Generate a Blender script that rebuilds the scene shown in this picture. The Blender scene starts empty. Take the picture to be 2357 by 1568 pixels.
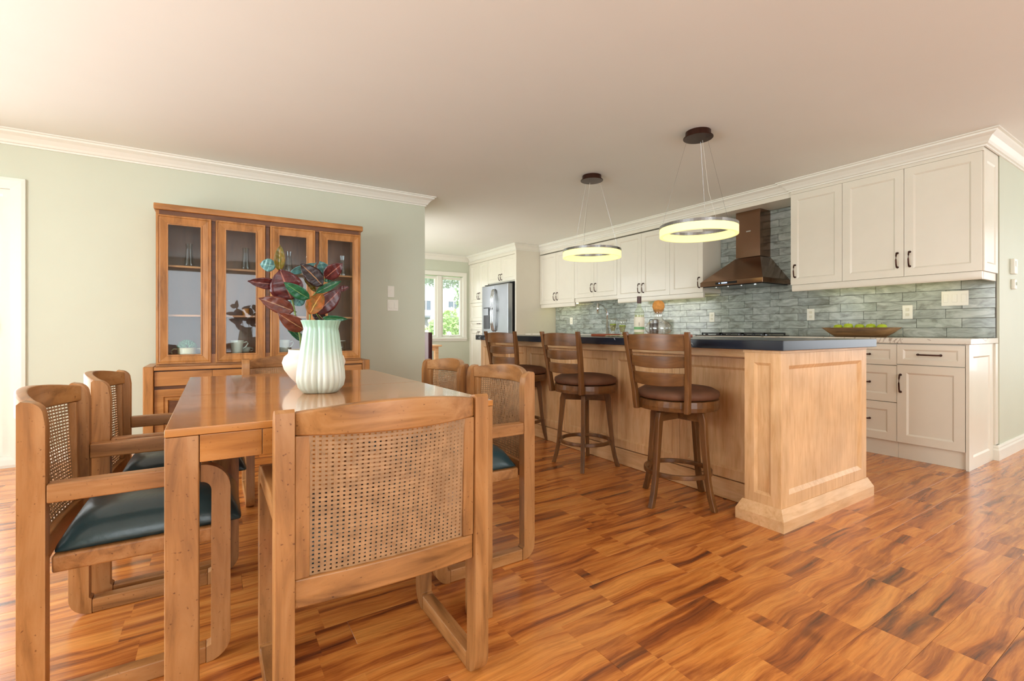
import bpy, bmesh, math, random
from mathutils import Vector, Matrix
random.seed(7)
C = bpy.context.scene
COL = C.collection
PI = math.pi

# ------------------------------------------------------------ camera, world, lights, exposure
cam_d = bpy.data.cameras.new('camera'); cam = bpy.data.objects.new('camera', cam_d); COL.objects.link(cam)
cam_d.sensor_width = 36; cam_d.lens = 36*1085/2357; cam_d.shift_y = -24/2357; cam_d.clip_start = .05; cam_d.clip_end = 300
cam.location = (0, 0, .98); cam.rotation_euler = (PI/2, 0, -math.atan(688.5/1085))
C.camera = cam
C.view_settings.view_transform = 'Standard'; C.view_settings.look = 'None'
C.view_settings.exposure = -0.13; C.view_settings.gamma = 1; C.view_settings.use_curve_mapping = False

W = bpy.data.worlds.new('world'); C.world = W; W.use_nodes = True
_n = W.node_tree.nodes; _l = W.node_tree.links
_bg = _n['Background']; _tc = _n.new('ShaderNodeTexCoord'); _ns = _n.new('ShaderNodeTexNoise'); _rp = _n.new('ShaderNodeValToRGB')
_ns.inputs['Scale'].default_value = 2.5; _ns.inputs['Detail'].default_value = 5
_rp.color_ramp.elements[0].position = .4; _rp.color_ramp.elements[0].color = (.80, .90, 1, 1)
_rp.color_ramp.elements[1].position = .6; _rp.color_ramp.elements[1].color = (1, 1, 1, 1)
_l.new(_tc.outputs['Generated'], _ns.inputs['Vector']); _l.new(_ns.outputs['Fac'], _rp.inputs['Fac']); _l.new(_rp.outputs['Color'], _bg.inputs['Color'])
_bg.inputs['Strength'].default_value = 3.4

def area(name, loc, rot, sx, sy, power, col=(1, 1, 1)):
    d = bpy.data.lights.new(name, 'AREA'); d.shape = 'RECTANGLE'; d.size = sx; d.size_y = sy; d.energy = power; d.color = col
    o = bpy.data.objects.new(name, d); COL.objects.link(o); o.location = loc; o.rotation_euler = rot; return o
# daylight: fill lamps added at unseen openings, plus the glass door on the hutch wall
area('unseen_window_fill', (0.6, -2.62, 1.35), (PI/2, 0, 0), 3.0, 1.7, 55, (.95, .99, 1))  # this and the next: fill at windows added behind the camera for light
area('unseen_window_fill', (5.2, -2.62, 1.35), (PI/2, 0, 0), 2.6, 1.7, 14, (.96, .98, 1))
area('left_daylight', (-2.92, 1.6, 1.2), (PI/2, 0, -PI/2), 2.6, 2.0, 124, (.88, .97, 1))  # fill lamp added outside an opening in the unseen left wall
area('left_daylight', (-2.05, 5.15, 1.1), (-PI/2, 0, 0), 1.5, 1.9, 62, (.88, .97, 1))
area('unseen_window_fill', (7.62, -.6, 1.3), (PI/2, 0, PI/2), 2.0, 1.7, 9, (.96, .98, 1))  # weak fill added outside the unseen right wall
area('nook_side_fill', (1.70, 6.7, 1.3), (PI/2, 0, -PI/2), 2.2, 1.8, 46, (.93, .98, 1))  # fill lamp added out of view to brighten the far kitchen
for _x, _y in ((1.6, -.9), (4.2, -.9), (3.2, 5.6), (3.2, 7.2)):     # warm fill lamps added at the ceiling, out of the frame
    if _y > 0: continue
    area('ceiling_fill', (_x, _y, 2.39), (0, 0, 0), .16, .16, 6, (1, .90, .76))

# ------------------------------------------------------------ materials
MATS = {}
def nodes(name):
    m = bpy.data.materials.new(name); m.use_nodes = True; nt = m.node_tree
    return m, nt, nt.nodes, nt.links, nt.nodes['Principled BSDF']
def lin(c):
    return tuple((x/255/12.92 if x/255 <= .04045 else ((x/255+.055)/1.055)**2.4) for x in c) + (1,)
def ramp(n, stops):
    r = n.new('ShaderNodeValToRGB'); e = r.color_ramp.elements
    while len(e) < len(stops): e.new(.5)
    for i, (p, c) in enumerate(stops):
        e[i].position = p; e[i].color = c if len(c) == 4 else lin(c)
    return r
def coords(n, l, scale=(1, 1, 1), rand=True):
    tc = n.new('ShaderNodeTexCoord'); mp = n.new('ShaderNodeMapping'); mp.inputs['Scale'].default_value = scale
    l.new(tc.outputs['Object'], mp.inputs['Vector'])
    if rand:
        oi = n.new('ShaderNodeObjectInfo'); mu = n.new('ShaderNodeMath'); mu.operation = 'MULTIPLY'; mu.inputs[1].default_value = 37
        l.new(oi.outputs['Random'], mu.inputs[0]); l.new(mu.outputs[0], mp.inputs['Location'])
    return mp
def noise(n, l, vec, scale, detail=3, dist=0, rough=.5):
    t = n.new('ShaderNodeTexNoise'); t.inputs['Scale'].default_value = scale; t.inputs['Detail'].default_value = detail
    t.inputs['Distortion'].default_value = dist; t.inputs['Roughness'].default_value = rough
    l.new(vec, t.inputs['Vector']); return t
def mixc(n, l, a, b, fac, mode='MIX'):
    m = n.new('ShaderNodeMix'); m.data_type = 'RGBA'; m.blend_type = mode
    for s, v in ((m.inputs[0], fac), (m.inputs[6], a), (m.inputs[7], b)):
        if hasattr(v, 'is_linked'): l.new(v, s)
        else: s.default_value = v
    return m.outputs[2]
def plain(name, col, rough=.5, metal=0, var=.04, nscale=8, bump=0, coat=0, spec=.5, sheen=0):
    if name in MATS: return MATS[name]
    m, nt, n, l, b = nodes(name); c = lin(col)
    mp = coords(n, l); t = noise(n, l, mp.outputs[0], nscale, 3)
    r = ramp(n, [(.3, tuple(max(0, x*(1-var)) for x in c[:3])+(1,)), (.7, tuple(min(1, x*(1+var)) for x in c[:3])+(1,))])
    l.new(t.outputs['Fac'], r.inputs['Fac']); l.new(r.outputs['Color'], b.inputs['Base Color'])
    b.inputs['Roughness'].default_value = rough; b.inputs['Metallic'].default_value = metal
    b.inputs['Coat Weight'].default_value = coat; b.inputs['Specular IOR Level'].default_value = spec; b.inputs['Sheen Weight'].default_value = sheen
    if bump:
        bp = n.new('ShaderNodeBump'); bp.inputs['Strength'].default_value = bump; bp.inputs['Distance'].default_value = .002
        t2 = noise(n, l, mp.outputs[0], nscale*12, 2); l.new(t2.outputs['Fac'], bp.inputs['Height']); l.new(bp.outputs[0], b.inputs['Normal'])
    MATS[name] = m; return m
def wood(kind, axis='z'):
    key = kind+'_'+axis
    if key in MATS: return MATS[key]
    P = {'chair': ((118, 76, 38), (174, 120, 68), (194, 144, 94), .34, 1.0),
         'table': ((162, 102, 48), (198, 132, 68), (212, 150, 86), .16, .5),
         'hutch': ((142, 92, 44), (184, 124, 64), (200, 142, 82), .30, .2),
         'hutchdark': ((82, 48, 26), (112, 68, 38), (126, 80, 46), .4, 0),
         'maple': ((214, 162, 108), (230, 184, 132), (238, 196, 148), .38, 0),
         'stool': ((82, 52, 24), (114, 74, 38), (136, 92, 50), .30, 0),
         'board': ((128, 58, 30), (156, 76, 42), (180, 100, 60), .4, 0),
         'bowl': ((92, 66, 38), (140, 104, 62), (168, 132, 86), .6, 0)}[kind]
    m, nt, n, l, b = nodes('wood_'+key)
    s = {'x': (.12, 1, 1), 'y': (1, .12, 1), 'z': (1, 1, .12)}[axis]
    mp = coords(n, l, s)
    t = noise(n, l, mp.outputs[0], 22 if kind != 'maple' else 45, 6, .6, .6)
    r = ramp(n, [(.28, P[0]), (.5, P[1]), (.72, P[2])]); l.new(t.outputs['Fac'], r.inputs['Fac'])
    mp2 = coords(n, l, (1, 1, 1)); t2 = noise(n, l, mp2.outputs[0], 5, 2)
    col = mixc(n, l, r.outputs['Color'], (.55, .48, .42, 1), .0)
    r2 = ramp(n, [(.35, (.78, .76, .74, 1)), (.65, (1.0, 1.0, 1.0, 1))]); l.new(t2.outputs['Fac'], r2.inputs['Fac'])
    col = mixc(n, l, r.outputs['Color'], r2.outputs['Color'], .7, 'MULTIPLY')
    if P[4]:
        t3 = noise(n, l, mp2.outputs[0], 120, 1); r3 = ramp(n, [(.70, (1, 1, 1, 1)), (.78, (.35, .25, .2, 1))]); l.new(t3.outputs['Fac'], r3.inputs['Fac'])
        col = mixc(n, l, col, r3.outputs['Color'], .8*P[4], 'MULTIPLY')
    l.new(col, b.inputs['Base Color']); b.inputs['Roughness'].default_value = P[3]
    bp = n.new('ShaderNodeBump'); bp.inputs['Strength'].default_value = .08; bp.inputs['Distance'].default_value = .001
    l.new(t.outputs['Fac'], bp.inputs['Height']); l.new(bp.outputs[0], b.inputs['Normal'])
    if kind == 'table': b.inputs['Coat Weight'].default_value = .5; b.inputs['Coat Roughness'].default_value = .06
    MATS[key] = m; return m
def floor_mat():
    if 'floor' in MATS: return MATS['floor']
    m, nt, n, l, b = nodes('laminate_floor')
    at = n.new('ShaderNodeAttribute'); at.attribute_name = 'tone'; at.attribute_type = 'GEOMETRY'
    tc = n.new('ShaderNodeTexCoord'); mp = n.new('ShaderNodeMapping'); l.new(tc.outputs['Object'], mp.inputs['Vector'])
    cmb = n.new('ShaderNodeCombineXYZ'); mu = n.new('ShaderNodeMath'); mu.operation = 'MULTIPLY'; mu.inputs[1].default_value = 53
    l.new(at.outputs['Fac'], mu.inputs[0])
    # printed boards about 0.4 m long inside each plank
    sx = n.new('ShaderNodeSeparateXYZ'); l.new(tc.outputs['Object'], sx.inputs[0])
    a1 = n.new('ShaderNodeMath'); a1.operation = 'MULTIPLY_ADD'; a1.inputs[1].default_value = 2.45
    l.new(sx.outputs['X'], a1.inputs[0]); l.new(mu.outputs[0], a1.inputs[2])
    fl = n.new('ShaderNodeMath'); fl.operation = 'FLOOR'; l.new(a1.outputs[0], fl.inputs[0])
    ad = n.new('ShaderNodeMath'); ad.operation = 'ADD'; l.new(fl.outputs[0], ad.inputs[0]); l.new(mu.outputs[0], ad.inputs[1])
    wn = n.new('ShaderNodeTexWhiteNoise'); wn.noise_dimensions = '1D'; l.new(ad.outputs[0], wn.inputs['W'])
    w2 = n.new('ShaderNodeMath'); w2.operation = 'MULTIPLY'; w2.inputs[1].default_value = 19; l.new(wn.outputs['Value'], w2.inputs[0])
    l.new(w2.outputs[0], cmb.inputs['Y']); l.new(w2.outputs[0], cmb.inputs['Z']); l.new(cmb.outputs[0], mp.inputs['Location'])
    warp = noise(n, l, mp.outputs[0], 2.2, 2)
    wm = n.new('ShaderNodeMapping'); wm.inputs['Scale'].default_value = (.07, 1, 1)
    vadd = n.new('ShaderNodeVectorMath'); vadd.operation = 'MULTIPLY_ADD'; vadd.inputs[1].default_value = (.08, .085, 0)
    l.new(warp.outputs['Color'], vadd.inputs[0]); l.new(mp.outputs[0], vadd.inputs[2]); l.new(vadd.outputs[0], wm.inputs['Vector'])
    g1 = noise(n, l, wm.outputs[0], 15, 6, .5, .62)
    g2 = noise(n, l, wm.outputs[0], 70, 4, .3, .7)
    r1 = ramp(n, [(.32, (96, 54, 36)), (.42, (168, 94, 44)), (.50, (210, 130, 60)), (.62, (228, 154, 78)), (.74, (206, 130, 66))])
    l.new(g1.outputs['Fac'], r1.inputs['Fac'])
    r2 = ramp(n, [(.38, (.62, .54, .50, 1)), (.58, (1, 1, 1, 1))]); l.new(g2.outputs['Fac'], r2.inputs['Fac'])
    c = mixc(n, l, r1.outputs['Color'], r2.outputs['Color'], .65, 'MULTIPLY')
    r3 = ramp(n, [(0, (.78, .72, .70, 1)), (.5, (1, .98, .95, 1)), (1, (1.0, 1.0, .9, 1))]); l.new(wn.outputs['Value'], r3.inputs['Fac'])
    c = mixc(n, l, c, r3.outputs['Color'], .5, 'MULTIPLY')
    kn = n.new('ShaderNodeTexVoronoi'); kn.inputs['Scale'].default_value = 2.1; l.new(vadd.outputs[0], kn.inputs['Vector'])
    r4 = ramp(n, [(.02, (.28, .2, .18, 1)), (.10, (1, 1, 1, 1))]); l.new(kn.outputs['Distance'], r4.inputs['Fac'])
    c = mixc(n, l, c, r4.outputs['Color'], .7, 'MULTIPLY')
    l.new(c, b.inputs['Base Color']); b.inputs['Roughness'].default_value = .24; b.inputs['Coat Weight'].default_value = .25; b.inputs['Coat Roughness'].default_value = .22
    bp = n.new('ShaderNodeBump'); bp.inputs['Strength'].default_value = .10; bp.inputs['Distance'].default_value = .001
    l.new(g1.outputs['Fac'], bp.inputs['Height']); l.new(bp.outputs[0], b.inputs['Normal'])
    MATS['floor'] = m; return m
def tile_mat():
    if 'tile' in MATS: return MATS['tile']
    m, nt, n, l, b = nodes('glazed_tile')
    mp = coords(n, l, (1, .35, 1)); t = noise(n, l, mp.outputs[0], 16, 6, 1.0, .62)
    r = ramp(n, [(.3, (122, 124, 116)), (.45, (158, 164, 158)), (.62, (188, 194, 190)), (.78, (206, 210, 202))]); l.new(t.outputs['Fac'], r.inputs['Fac'])
    oi = n.new('ShaderNodeObjectInfo'); r2 = ramp(n, [(0, (.80, .82, .82, 1)), (.4, (.92, .95, .90, 1)), (1, (1, 1, 1, 1))]); l.new(oi.outputs['Random'], r2.inputs['Fac'])
    c = mixc(n, l, r.outputs['Color'], r2.outputs['Color'], .9, 'MULTIPLY'); l.new(c, b.inputs['Base Color'])
    b.inputs['Roughness'].default_value = .12
    bp = n.new('ShaderNodeBump'); bp.inputs['Strength'].default_value = .25; bp.inputs['Distance'].default_value = .003
    t2 = noise(n, l, mp.outputs[0], 9, 2); l.new(t2.outputs['Fac'], bp.inputs['Height']); l.new(bp.outputs[0], b.inputs['Normal'])
    MATS['tile'] = m; return m
def stone(name, base, vein, rough, thr, width=.02, scale=2.2):
    if name in MATS: return MATS[name]
    m, nt, n, l, b = nodes(name); mp = coords(n, l, rand=False)
    t = noise(n, l, mp.outputs[0], scale, 6, 1.5, .6)
    r = ramp(n, [(thr-width, base), (thr, vein), (thr+width, base)]); l.new(t.outputs['Fac'], r.inputs['Fac'])
    l.new(r.outputs['Color'], b.inputs['Base Color']); b.inputs['Roughness'].default_value = rough
    MATS[name] = m; return m
def glass_mat(name='clear_glass', tint=(1, 1, 1, 1), ior=1.45, gloss=1.0):
    if name in MATS: return MATS[name]
    m, nt, n, l, b = nodes(name); n.remove(b); out = n['Material Output']
    tr = n.new('ShaderNodeBsdfTransparent'); gl = n.new('ShaderNodeBsdfGlossy'); gl.inputs['Roughness'].default_value = .02
    lw = n.new('ShaderNodeLayerWeight'); pw = n.new('ShaderNodeMath'); pw.operation = 'POWER'; pw.inputs[1].default_value = 4
    fr = n.new('ShaderNodeMath'); fr.operation = 'MULTIPLY_ADD'; fr.inputs[1].default_value = .75*gloss; fr.inputs[2].default_value = .045*(ior/1.45)**2; mx = n.new('ShaderNodeMixShader')
    l.new(lw.outputs['Facing'], pw.inputs[0]); l.new(pw.outputs[0], fr.inputs[0])
    mp = coords(n, l); t = noise(n, l, mp.outputs[0], 3, 1)
    r = ramp(n, [(0, tint), (1, tuple(min(1, x*1.02) for x in tint[:3])+(1,))]); l.new(t.outputs['Fac'], r.inputs['Fac']); l.new(r.outputs['Color'], tr.inputs['Color'])
    l.new(fr.outputs[0], mx.inputs[0]); l.new(tr.outputs[0], mx.inputs[1]); l.new(gl.outputs[0], mx.inputs[2]); l.new(mx.outputs[0], out.inputs['Surface'])
    MATS[name] = m; return m
def glow(name, col, strength):
    if name in MATS: return MATS[name]
    m, nt, n, l, b = nodes(name); mp = coords(n, l); t = noise(n, l, mp.outputs[0], 5, 2)
    r = ramp(n, [(.3, tuple(x*.95 for x in col)+(1,)), (.7, tuple(col)+(1,))]); l.new(t.outputs['Fac'], r.inputs['Fac'])
    l.new(r.outputs['Color'], b.inputs['Emission Color']); b.inputs['Emission Strength'].default_value = strength
    l.new(r.outputs['Color'], b.inputs['Base Color']); MATS[name] = m; return m
def vase_mat():
    m, nt, n, l, b = nodes('mint_glass'); tc = n.new('ShaderNodeTexCoord'); s = n.new('ShaderNodeSeparateXYZ'); l.new(tc.outputs['Object'], s.inputs[0])
    r = ramp(n, [(.0, (190, 204, 188)), (.06, (212, 216, 202)), (.12, (204, 212, 196)), (.18, (176, 202, 182)), (.275, (154, 194, 172))]); l.new(s.outputs['Z'], r.inputs['Fac'])
    t = noise(n, l, tc.outputs['Object'], 30, 2); c = mixc(n, l, r.outputs['Color'], t.outputs['Color'], .03)
    l.new(c, b.inputs['Base Color']); b.inputs['Roughness'].default_value = .28; b.inputs['Coat Weight'].default_value = .3
    b.inputs['Subsurface Weight'].default_value = .25; b.inputs['Subsurface Radius'].default_value = (.02, .02, .02)
    return m
def leaf_mat(name, c1, c2, rib, rough=.28):
    if name in MATS: return MATS[name]
    m, nt, n, l, b = nodes(name)
    uv = n.new('ShaderNodeUVMap'); uv.uv_map = 'UVMap'; s = n.new('ShaderNodeSeparateXYZ'); l.new(uv.outputs[0], s.inputs[0])
    t = noise(n, l, uv.outputs[0], 3, 3); r = ramp(n, [(.35, c1), (.65, c2)]); l.new(t.outputs['Fac'], r.inputs['Fac'])
    a = n.new('ShaderNodeMath'); a.operation = 'SUBTRACT'; a.inputs[1].default_value = .5; l.new(s.outputs['Y'], a.inputs[0])
    ab = n.new('ShaderNodeMath'); ab.operation = 'ABSOLUTE'; l.new(a.outputs[0], ab.inputs[0])
    rr = ramp(n, [(.014, (.8, .8, .8, 1)), (.035, (0, 0, 0, 1))]); l.new(ab.outputs[0], rr.inputs['Fac'])
    # side veins
    u2 = n.new('ShaderNodeMath'); u2.operation = 'MULTIPLY_ADD'; u2.inputs[1].default_value = -.8; l.new(ab.outputs[0], u2.inputs[0]); l.new(s.outputs['X'], u2.inputs[2])
    u3 = n.new('ShaderNodeMath'); u3.operation = 'MULTIPLY'; u3.inputs[1].default_value = 7; l.new(u2.outputs[0], u3.inputs[0])
    u4 = n.new('ShaderNodeMath'); u4.operation = 'FRACT'; l.new(u3.outputs[0], u4.inputs[0])
    rv = ramp(n, [(.0, (.28, .28, .28, 1)), (.07, (0, 0, 0, 1))]); l.new(u4.outputs[0], rv.inputs['Fac'])
    c = mixc(n, l, r.outputs['Color'], lin(rib), rr.outputs['Color']); c = mixc(n, l, c, lin(rib), rv.outputs['Color'])
    l.new(c, b.inputs['Base Color']); b.inputs['Roughness'].default_value = rough; MATS[name] = m; return m
def cane_mat():
    return plain('cane', (166, 128, 90), .5, var=.2, nscale=30, bump=.1)

M_WALL = plain('sage_wall_paint', (206, 210, 190), .55, var=.015, nscale=3, bump=.03)
M_CEIL = plain('ceiling_paint', (237, 238, 231), .7, var=.01, nscale=2)
M_TRIM = plain('trim_paint', (236, 234, 222), .35, var=.01)
M_CAB = plain('cabinet_paint', (232, 226, 210), .30, var=.012, coat=.15)
M_STEEL = plain('brushed_steel', (150, 152, 154), .24, 1, var=.08, nscale=3)
M_HOOD = plain('bronze_steel', (146, 116, 96), .16, 1, var=.08, nscale=3)
M_BRONZE = plain('oil_bronze', (72, 44, 34), .35, .8, var=.1, nscale=20)
M_CHROME = plain('chrome', (215, 218, 220), .08, 1, var=.02)
M_BLACK = plain('black_enamel', (20, 20, 22), .2)
M_WHITEP = plain('white_plastic', (238, 236, 224), .35, var=.01)
M_LEATHER = plain('teal_leather', (44, 66, 70), .28, var=.12, nscale=6, bump=.25, coat=.1)
M_SUEDE = plain('brown_suede', (104, 66, 42), .7, var=.3, nscale=7, bump=.3)
M_GLASS = glass_mat()
M_GRANITE = stone('black_granite', (26, 32, 44), (176, 182, 188), .22, .66, .010, 3.0)
M_QUARTZ = stone('white_quartz', (228, 222, 208), (158, 142, 126), .14, .52, .012, 2.0)
M_GROUT = plain('dark_grout', (96, 92, 84), .8)

# ------------------------------------------------------------ mesh helpers
def nb(): return bmesh.new()
def bx(bm, x0, x1, y0, y1, z0, z1):
    vs = [bm.verts.new(p) for p in ((x0, y0, z0), (x1, y0, z0), (x1, y1, z0), (x0, y1, z0), (x0, y0, z1), (x1, y0, z1), (x1, y1, z1), (x0, y1, z1))]
    for f in ((0, 3, 2, 1), (4, 5, 6, 7), (0, 1, 5, 4), (1, 2, 6, 5), (2, 3, 7, 6), (3, 0, 4, 7)): bm.faces.new([vs[i] for i in f])
    return bm
def prism(bm, pts, axis, a, b):
    """polygon in the two other axes, extruded along axis from a to b"""
    def p3(p, h): return {'x': (h, p[0], p[1]), 'y': (p[0], h, p[1]), 'z': (p[0], p[1], h)}[axis]
    v0 = [bm.verts.new(p3(p, a)) for p in pts]; v1 = [bm.verts.new(p3(p, b)) for p in pts]
    k = len(pts); bm.faces.new(v0); bm.faces.new(v1[::-1])
    for i in range(k): bm.faces.new((v0[i], v1[i], v1[(i+1) % k], v0[(i+1) % k]))
    return bm
def arc(cx, cy, r, a0, a1, n=6):
    return [(cx+r*math.cos(math.radians(a0+(a1-a0)*i/n)), cy+r*math.sin(math.radians(a0+(a1-a0)*i/n))) for i in range(n+1)]
def lathe(bm, prof, n=24, c=(0, 0, 0), fn=None):
    rings = []
    for r, z in prof:
        rings.append([bm.verts.new((c[0]+r*math.cos(2*PI*i/n), c[1]+r*math.sin(2*PI*i/n), c[2]+z)) for i in range(n)])
    for a, b in zip(rings, rings[1:]):
        for i in range(n): bm.faces.new((a[i], a[(i+1) % n], b[(i+1) % n], b[i]))
    if prof[0] != prof[-1]:
        bm.faces.new(rings[0][::-1]); bm.faces.new(rings[-1])
    return bm
def torus_band(bm, r0, r1, z0, z1, n=64, c=(0, 0)):
    prof = [(r0, z0), (r1, z0), (r1, z1), (r0, z1), (r0, z0)]
    rings = [[bm.verts.new((c[0]+r*math.cos(2*PI*i/n), c[1]+r*math.sin(2*PI*i/n), z)) for i in range(n)] for r, z in prof[:4]]
    for k in range(4):
        a, b = rings[k], rings[(k+1) % 4]
        for i in range(n): bm.faces.new((a[i], a[(i+1) % n], b[(i+1) % n], b[i]))
    return bm
def tube(bm, pts, r, n=8, radii=None):
    pts = [Vector(p) for p in pts]; rings = []; up = Vector((0, 0, 1))
    for i, p in enumerate(pts):
        t = (pts[min(i+1, len(pts)-1)]-pts[max(i-1, 0)]).normalized()
        a = t.cross(up); a = t.cross(Vector((1, 0, 0))) if a.length < .05 else a
        a.normalize(); b = t.cross(a); rr = radii[i] if radii else r
        rings.append([bm.verts.new(p+rr*(math.cos(2*PI*k/n)*a+math.sin(2*PI*k/n)*b)) for k in range(n)])
    for a, b in zip(rings, rings[1:]):
        for i in range(n): bm.faces.new((a[i], a[(i+1) % n], b[(i+1) % n], b[i]))
    bm.faces.new(rings[0][::-1]); bm.faces.new(rings[-1]); return bm
def sweep_bar(bm, pts, wv, hv):
    """rectangular section swept along pts; wv/hv: lists (or one) of half-extent vectors"""
    rings = []
    for i, p in enumerate(pts):
        w = Vector(wv[i] if isinstance(wv, list) else wv); h = Vector(hv[i] if isinstance(hv, list) else hv); p = Vector(p)
        rings.append([bm.verts.new(p+a*w+b*h) for a, b in ((-1, -1), (1, -1), (1, 1), (-1, 1))])
    for a, b in zip(rings, rings[1:]):
        for i in range(4): bm.faces.new((a[i], a[(i+1) % 4], b[(i+1) % 4], b[i]))
    bm.faces.new(rings[0][::-1]); bm.faces.new(rings[-1]); return bm
def rect_loops(bm, o, u, v, n_, w, h, loops, cap=True, back=True):
    o, u, v, n_ = Vector(o), Vector(u), Vector(v), Vector(n_); rings = []
    for ins, d in loops:
        rings.append([bm.verts.new(o+u*a+v*b+n_*d) for a, b in ((ins, ins), (w-ins, ins), (w-ins, h-ins), (ins, h-ins))])
    for a, b in zip(rings, rings[1:]):
        for i in range(4): bm.faces.new((a[i], a[(i+1) % 4], b[(i+1) % 4], b[i]))
    if cap: bm.faces.new(rings[-1])
    if cap and back: bm.faces.new(rings[0][::-1])
    if not cap:
        a, b = rings[-1], rings[0]
        for i in range(4): bm.faces.new((a[i], a[(i+1) % 4], b[(i+1) % 4], b[i]))
    return bm
def shaker(bm, o, u, v, n_, w, h, th=.02, fr=.058, rec=.009, sl=.012):
    return rect_loops(bm, o, u, v, n_, w, h, [(0, 0), (0, th), (fr, th), (fr+sl, th-rec)])
def sweep_profile(bm, path, prof, side=-1):
    """profile (out, z) swept along a plan path, mitred; side -1: room lies on the right hand of travel"""
    P = [Vector((p[0], p[1])) for p in path]; dirs = [(P[i+1]-P[i]).normalized() for i in range(len(P)-1)]
    nor = [Vector((d.y, -d.x)) if side < 0 else Vector((-d.y, d.x)) for d in dirs]; rings = []
    for i, p in enumerate(P):
        if i == 0: m = nor[0]
        elif i == len(P)-1: m = nor[-1]
        else:
            s = nor[i-1]+nor[i]; m = s/(1+nor[i-1].dot(nor[i])) if s.length > .01 else nor[i]
        rings.append([bm.verts.new((p.x+m.x*a, p.y+m.y*a, z)) for a, z in prof])
    k = len(prof)
    for a, b in zip(rings, rings[1:]):
        for i in range(k): bm.faces.new((a[i], a[(i+1) % k], b[(i+1) % k], b[i]))
    bm.faces.new(rings[0][::-1]); bm.faces.new(rings[-1]); return bm
def obj(name, bm, mat, parent=None, world=False, bevel=0, smooth=False, stuff=False, label=None, seg=2, sub=0):
    if world and parent is not None: bmesh.ops.translate(bm, verts=bm.verts[:], vec=-Vector(parent.location))
    bmesh.ops.recalc_face_normals(bm, faces=bm.faces[:])
    me = bpy.data.meshes.new(name); bm.to_mesh(me); bm.free(); me.materials.append(mat)
    if smooth:
        for p in me.polygons: p.use_smooth = True
    o = bpy.data.objects.new(name, me); COL.objects.link(o)
    if parent is not None: o.parent = parent
    if sub:
        s = o.modifiers.new('s', 'SUBSURF'); s.levels = s.render_levels = sub
    if bevel:
        b = o.modifiers.new('b', 'BEVEL'); b.width = bevel; b.segments = seg; b.limit_method = 'ANGLE'; b.angle_limit = .6
        for p in me.polygons: p.use_smooth = True
        w = o.modifiers.new('w', 'WEIGHTED_NORMAL'); w.keep_sharp = True
    if stuff: o['kind'] = 'stuff'
    if label: o['label'] = label
    return o
def boxobj(name, b, mat, parent=None, **k): return obj(name, bx(nb(), *b), mat, parent, **k)
def thing(name, label, cat, loc=(0, 0, 0), rotz=0, group=None):
    o = bpy.data.objects.new(name, None); COL.objects.link(o); o.location = loc; o.rotation_euler = (0, 0, rotz); o.empty_display_size = .1
    o['label'] = label; o['category'] = cat
    if group: o['group'] = group
    return o
def tag(o, label, cat, group=None):
    o['label'] = label; o['category'] = cat
    if group: o['group'] = group
    return o
def struct(name, bm, mat, parent=None, **k):
    o = obj(name, bm, mat, parent, **k)
    if parent is None: o['kind'] = 'structure'
    return o
def dup(root, loc, rotz, label, group=None):
    def cp(o, par):
        c = o.copy(); COL.objects.link(c)
        if par is not None: c.parent = par
        for ch in list(o.children): cp(ch, c)
        return c
    kids = list(root.children)
    r = root.copy(); COL.objects.link(r); r.location = loc; r.rotation_euler = (0, 0, rotz); r['label'] = label
    if group: r['group'] = group
    for ch in kids: cp(ch, r)
    return r
def box3(v, s): return (v[0]-s[0]/2, v[0]+s[0]/2, v[1]-s[1]/2, v[1]+s[1]/2, v[2]-s[2]/2, v[2]+s[2]/2)

CEIL = 2.40; YH = 4.76; XC = 1.916; XK = 5.05; YR = 1.04; YN = 8.25; XL = -2.8; YB = -2.5; XR = 7.5

# ------------------------------------------------------------ floor: planks
fl = boxobj('floor', (XL-.1, XR+.1, YB-.1, YN+.1, -.12, -.012), M_GROUT); fl['kind'] = 'structure'
def plank_bm(bm, x0, x1, y0, y1, tone, lay):
    g = .0004
    a = [bm.verts.new(p) for p in ((x0+g, y0+g, -.012), (x1-g, y0+g, -.012), (x1-g, y1-g, -.012), (x0+g, y1-g, -.012))]
    e = [bm.verts.new(p) for p in ((x0+g, y0+g, -.0004), (x1-g, y0+g, -.0004), (x1-g, y1-g, -.0004), (x0+g, y1-g, -.0004))]
    t = [bm.verts.new(p) for p in ((x0+2*g, y0+2*g, 0), (x1-2*g, y0+2*g, 0), (x1-2*g, y1-2*g, 0), (x0+2*g, y1-2*g, 0))]
    for q in a+e+t: q[lay] = tone
    bm.faces.new(t)
    for r0, r1 in ((a, e), (e, t)):
        for i in range(4): bm.faces.new((r0[i], r0[(i+1) % 4], r1[(i+1) % 4], r1[i]))
planks = []
PW = .1365; PL = 1.21; row = 0
k0 = math.floor((YB-.545)/PW)
ry = .545+k0*PW; rr = random.Random(3)
while ry < YN:
    off = {0: .19, 1: .79, 2: .51, 3: 1.0, 4: .30}.get((round((ry-.545)/PW)) % 5)+rr.uniform(-.08, .08)
    x = XL-off
    while x < XR:
        x0, x1, y0, y1 = max(x, XL), min(x+PL, XR), max(ry, YB), min(ry+PW, YN)
        if x1-x0 > .02 and y1-y0 > .01: planks.append((x0, x1, y0, y1, rr.random()))
        x += PL
    ry += PW
def pdist(p):
    cx_, cy_ = (p[0]+p[1])/2, (p[2]+p[3])/2; d = cx_*.536+cy_*.844; r = cx_*.844-cy_*.536
    if d < .7 or abs(r) > d*1.12+.6: return 99+d*d
    if cx_ > 5.2 and cy_ > 1.1: return 60
    if cy_ > YH+.2 and cx_ < XC: return 60
    return d
planks.sort(key=pdist)
M_FLOOR = floor_mat()
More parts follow.
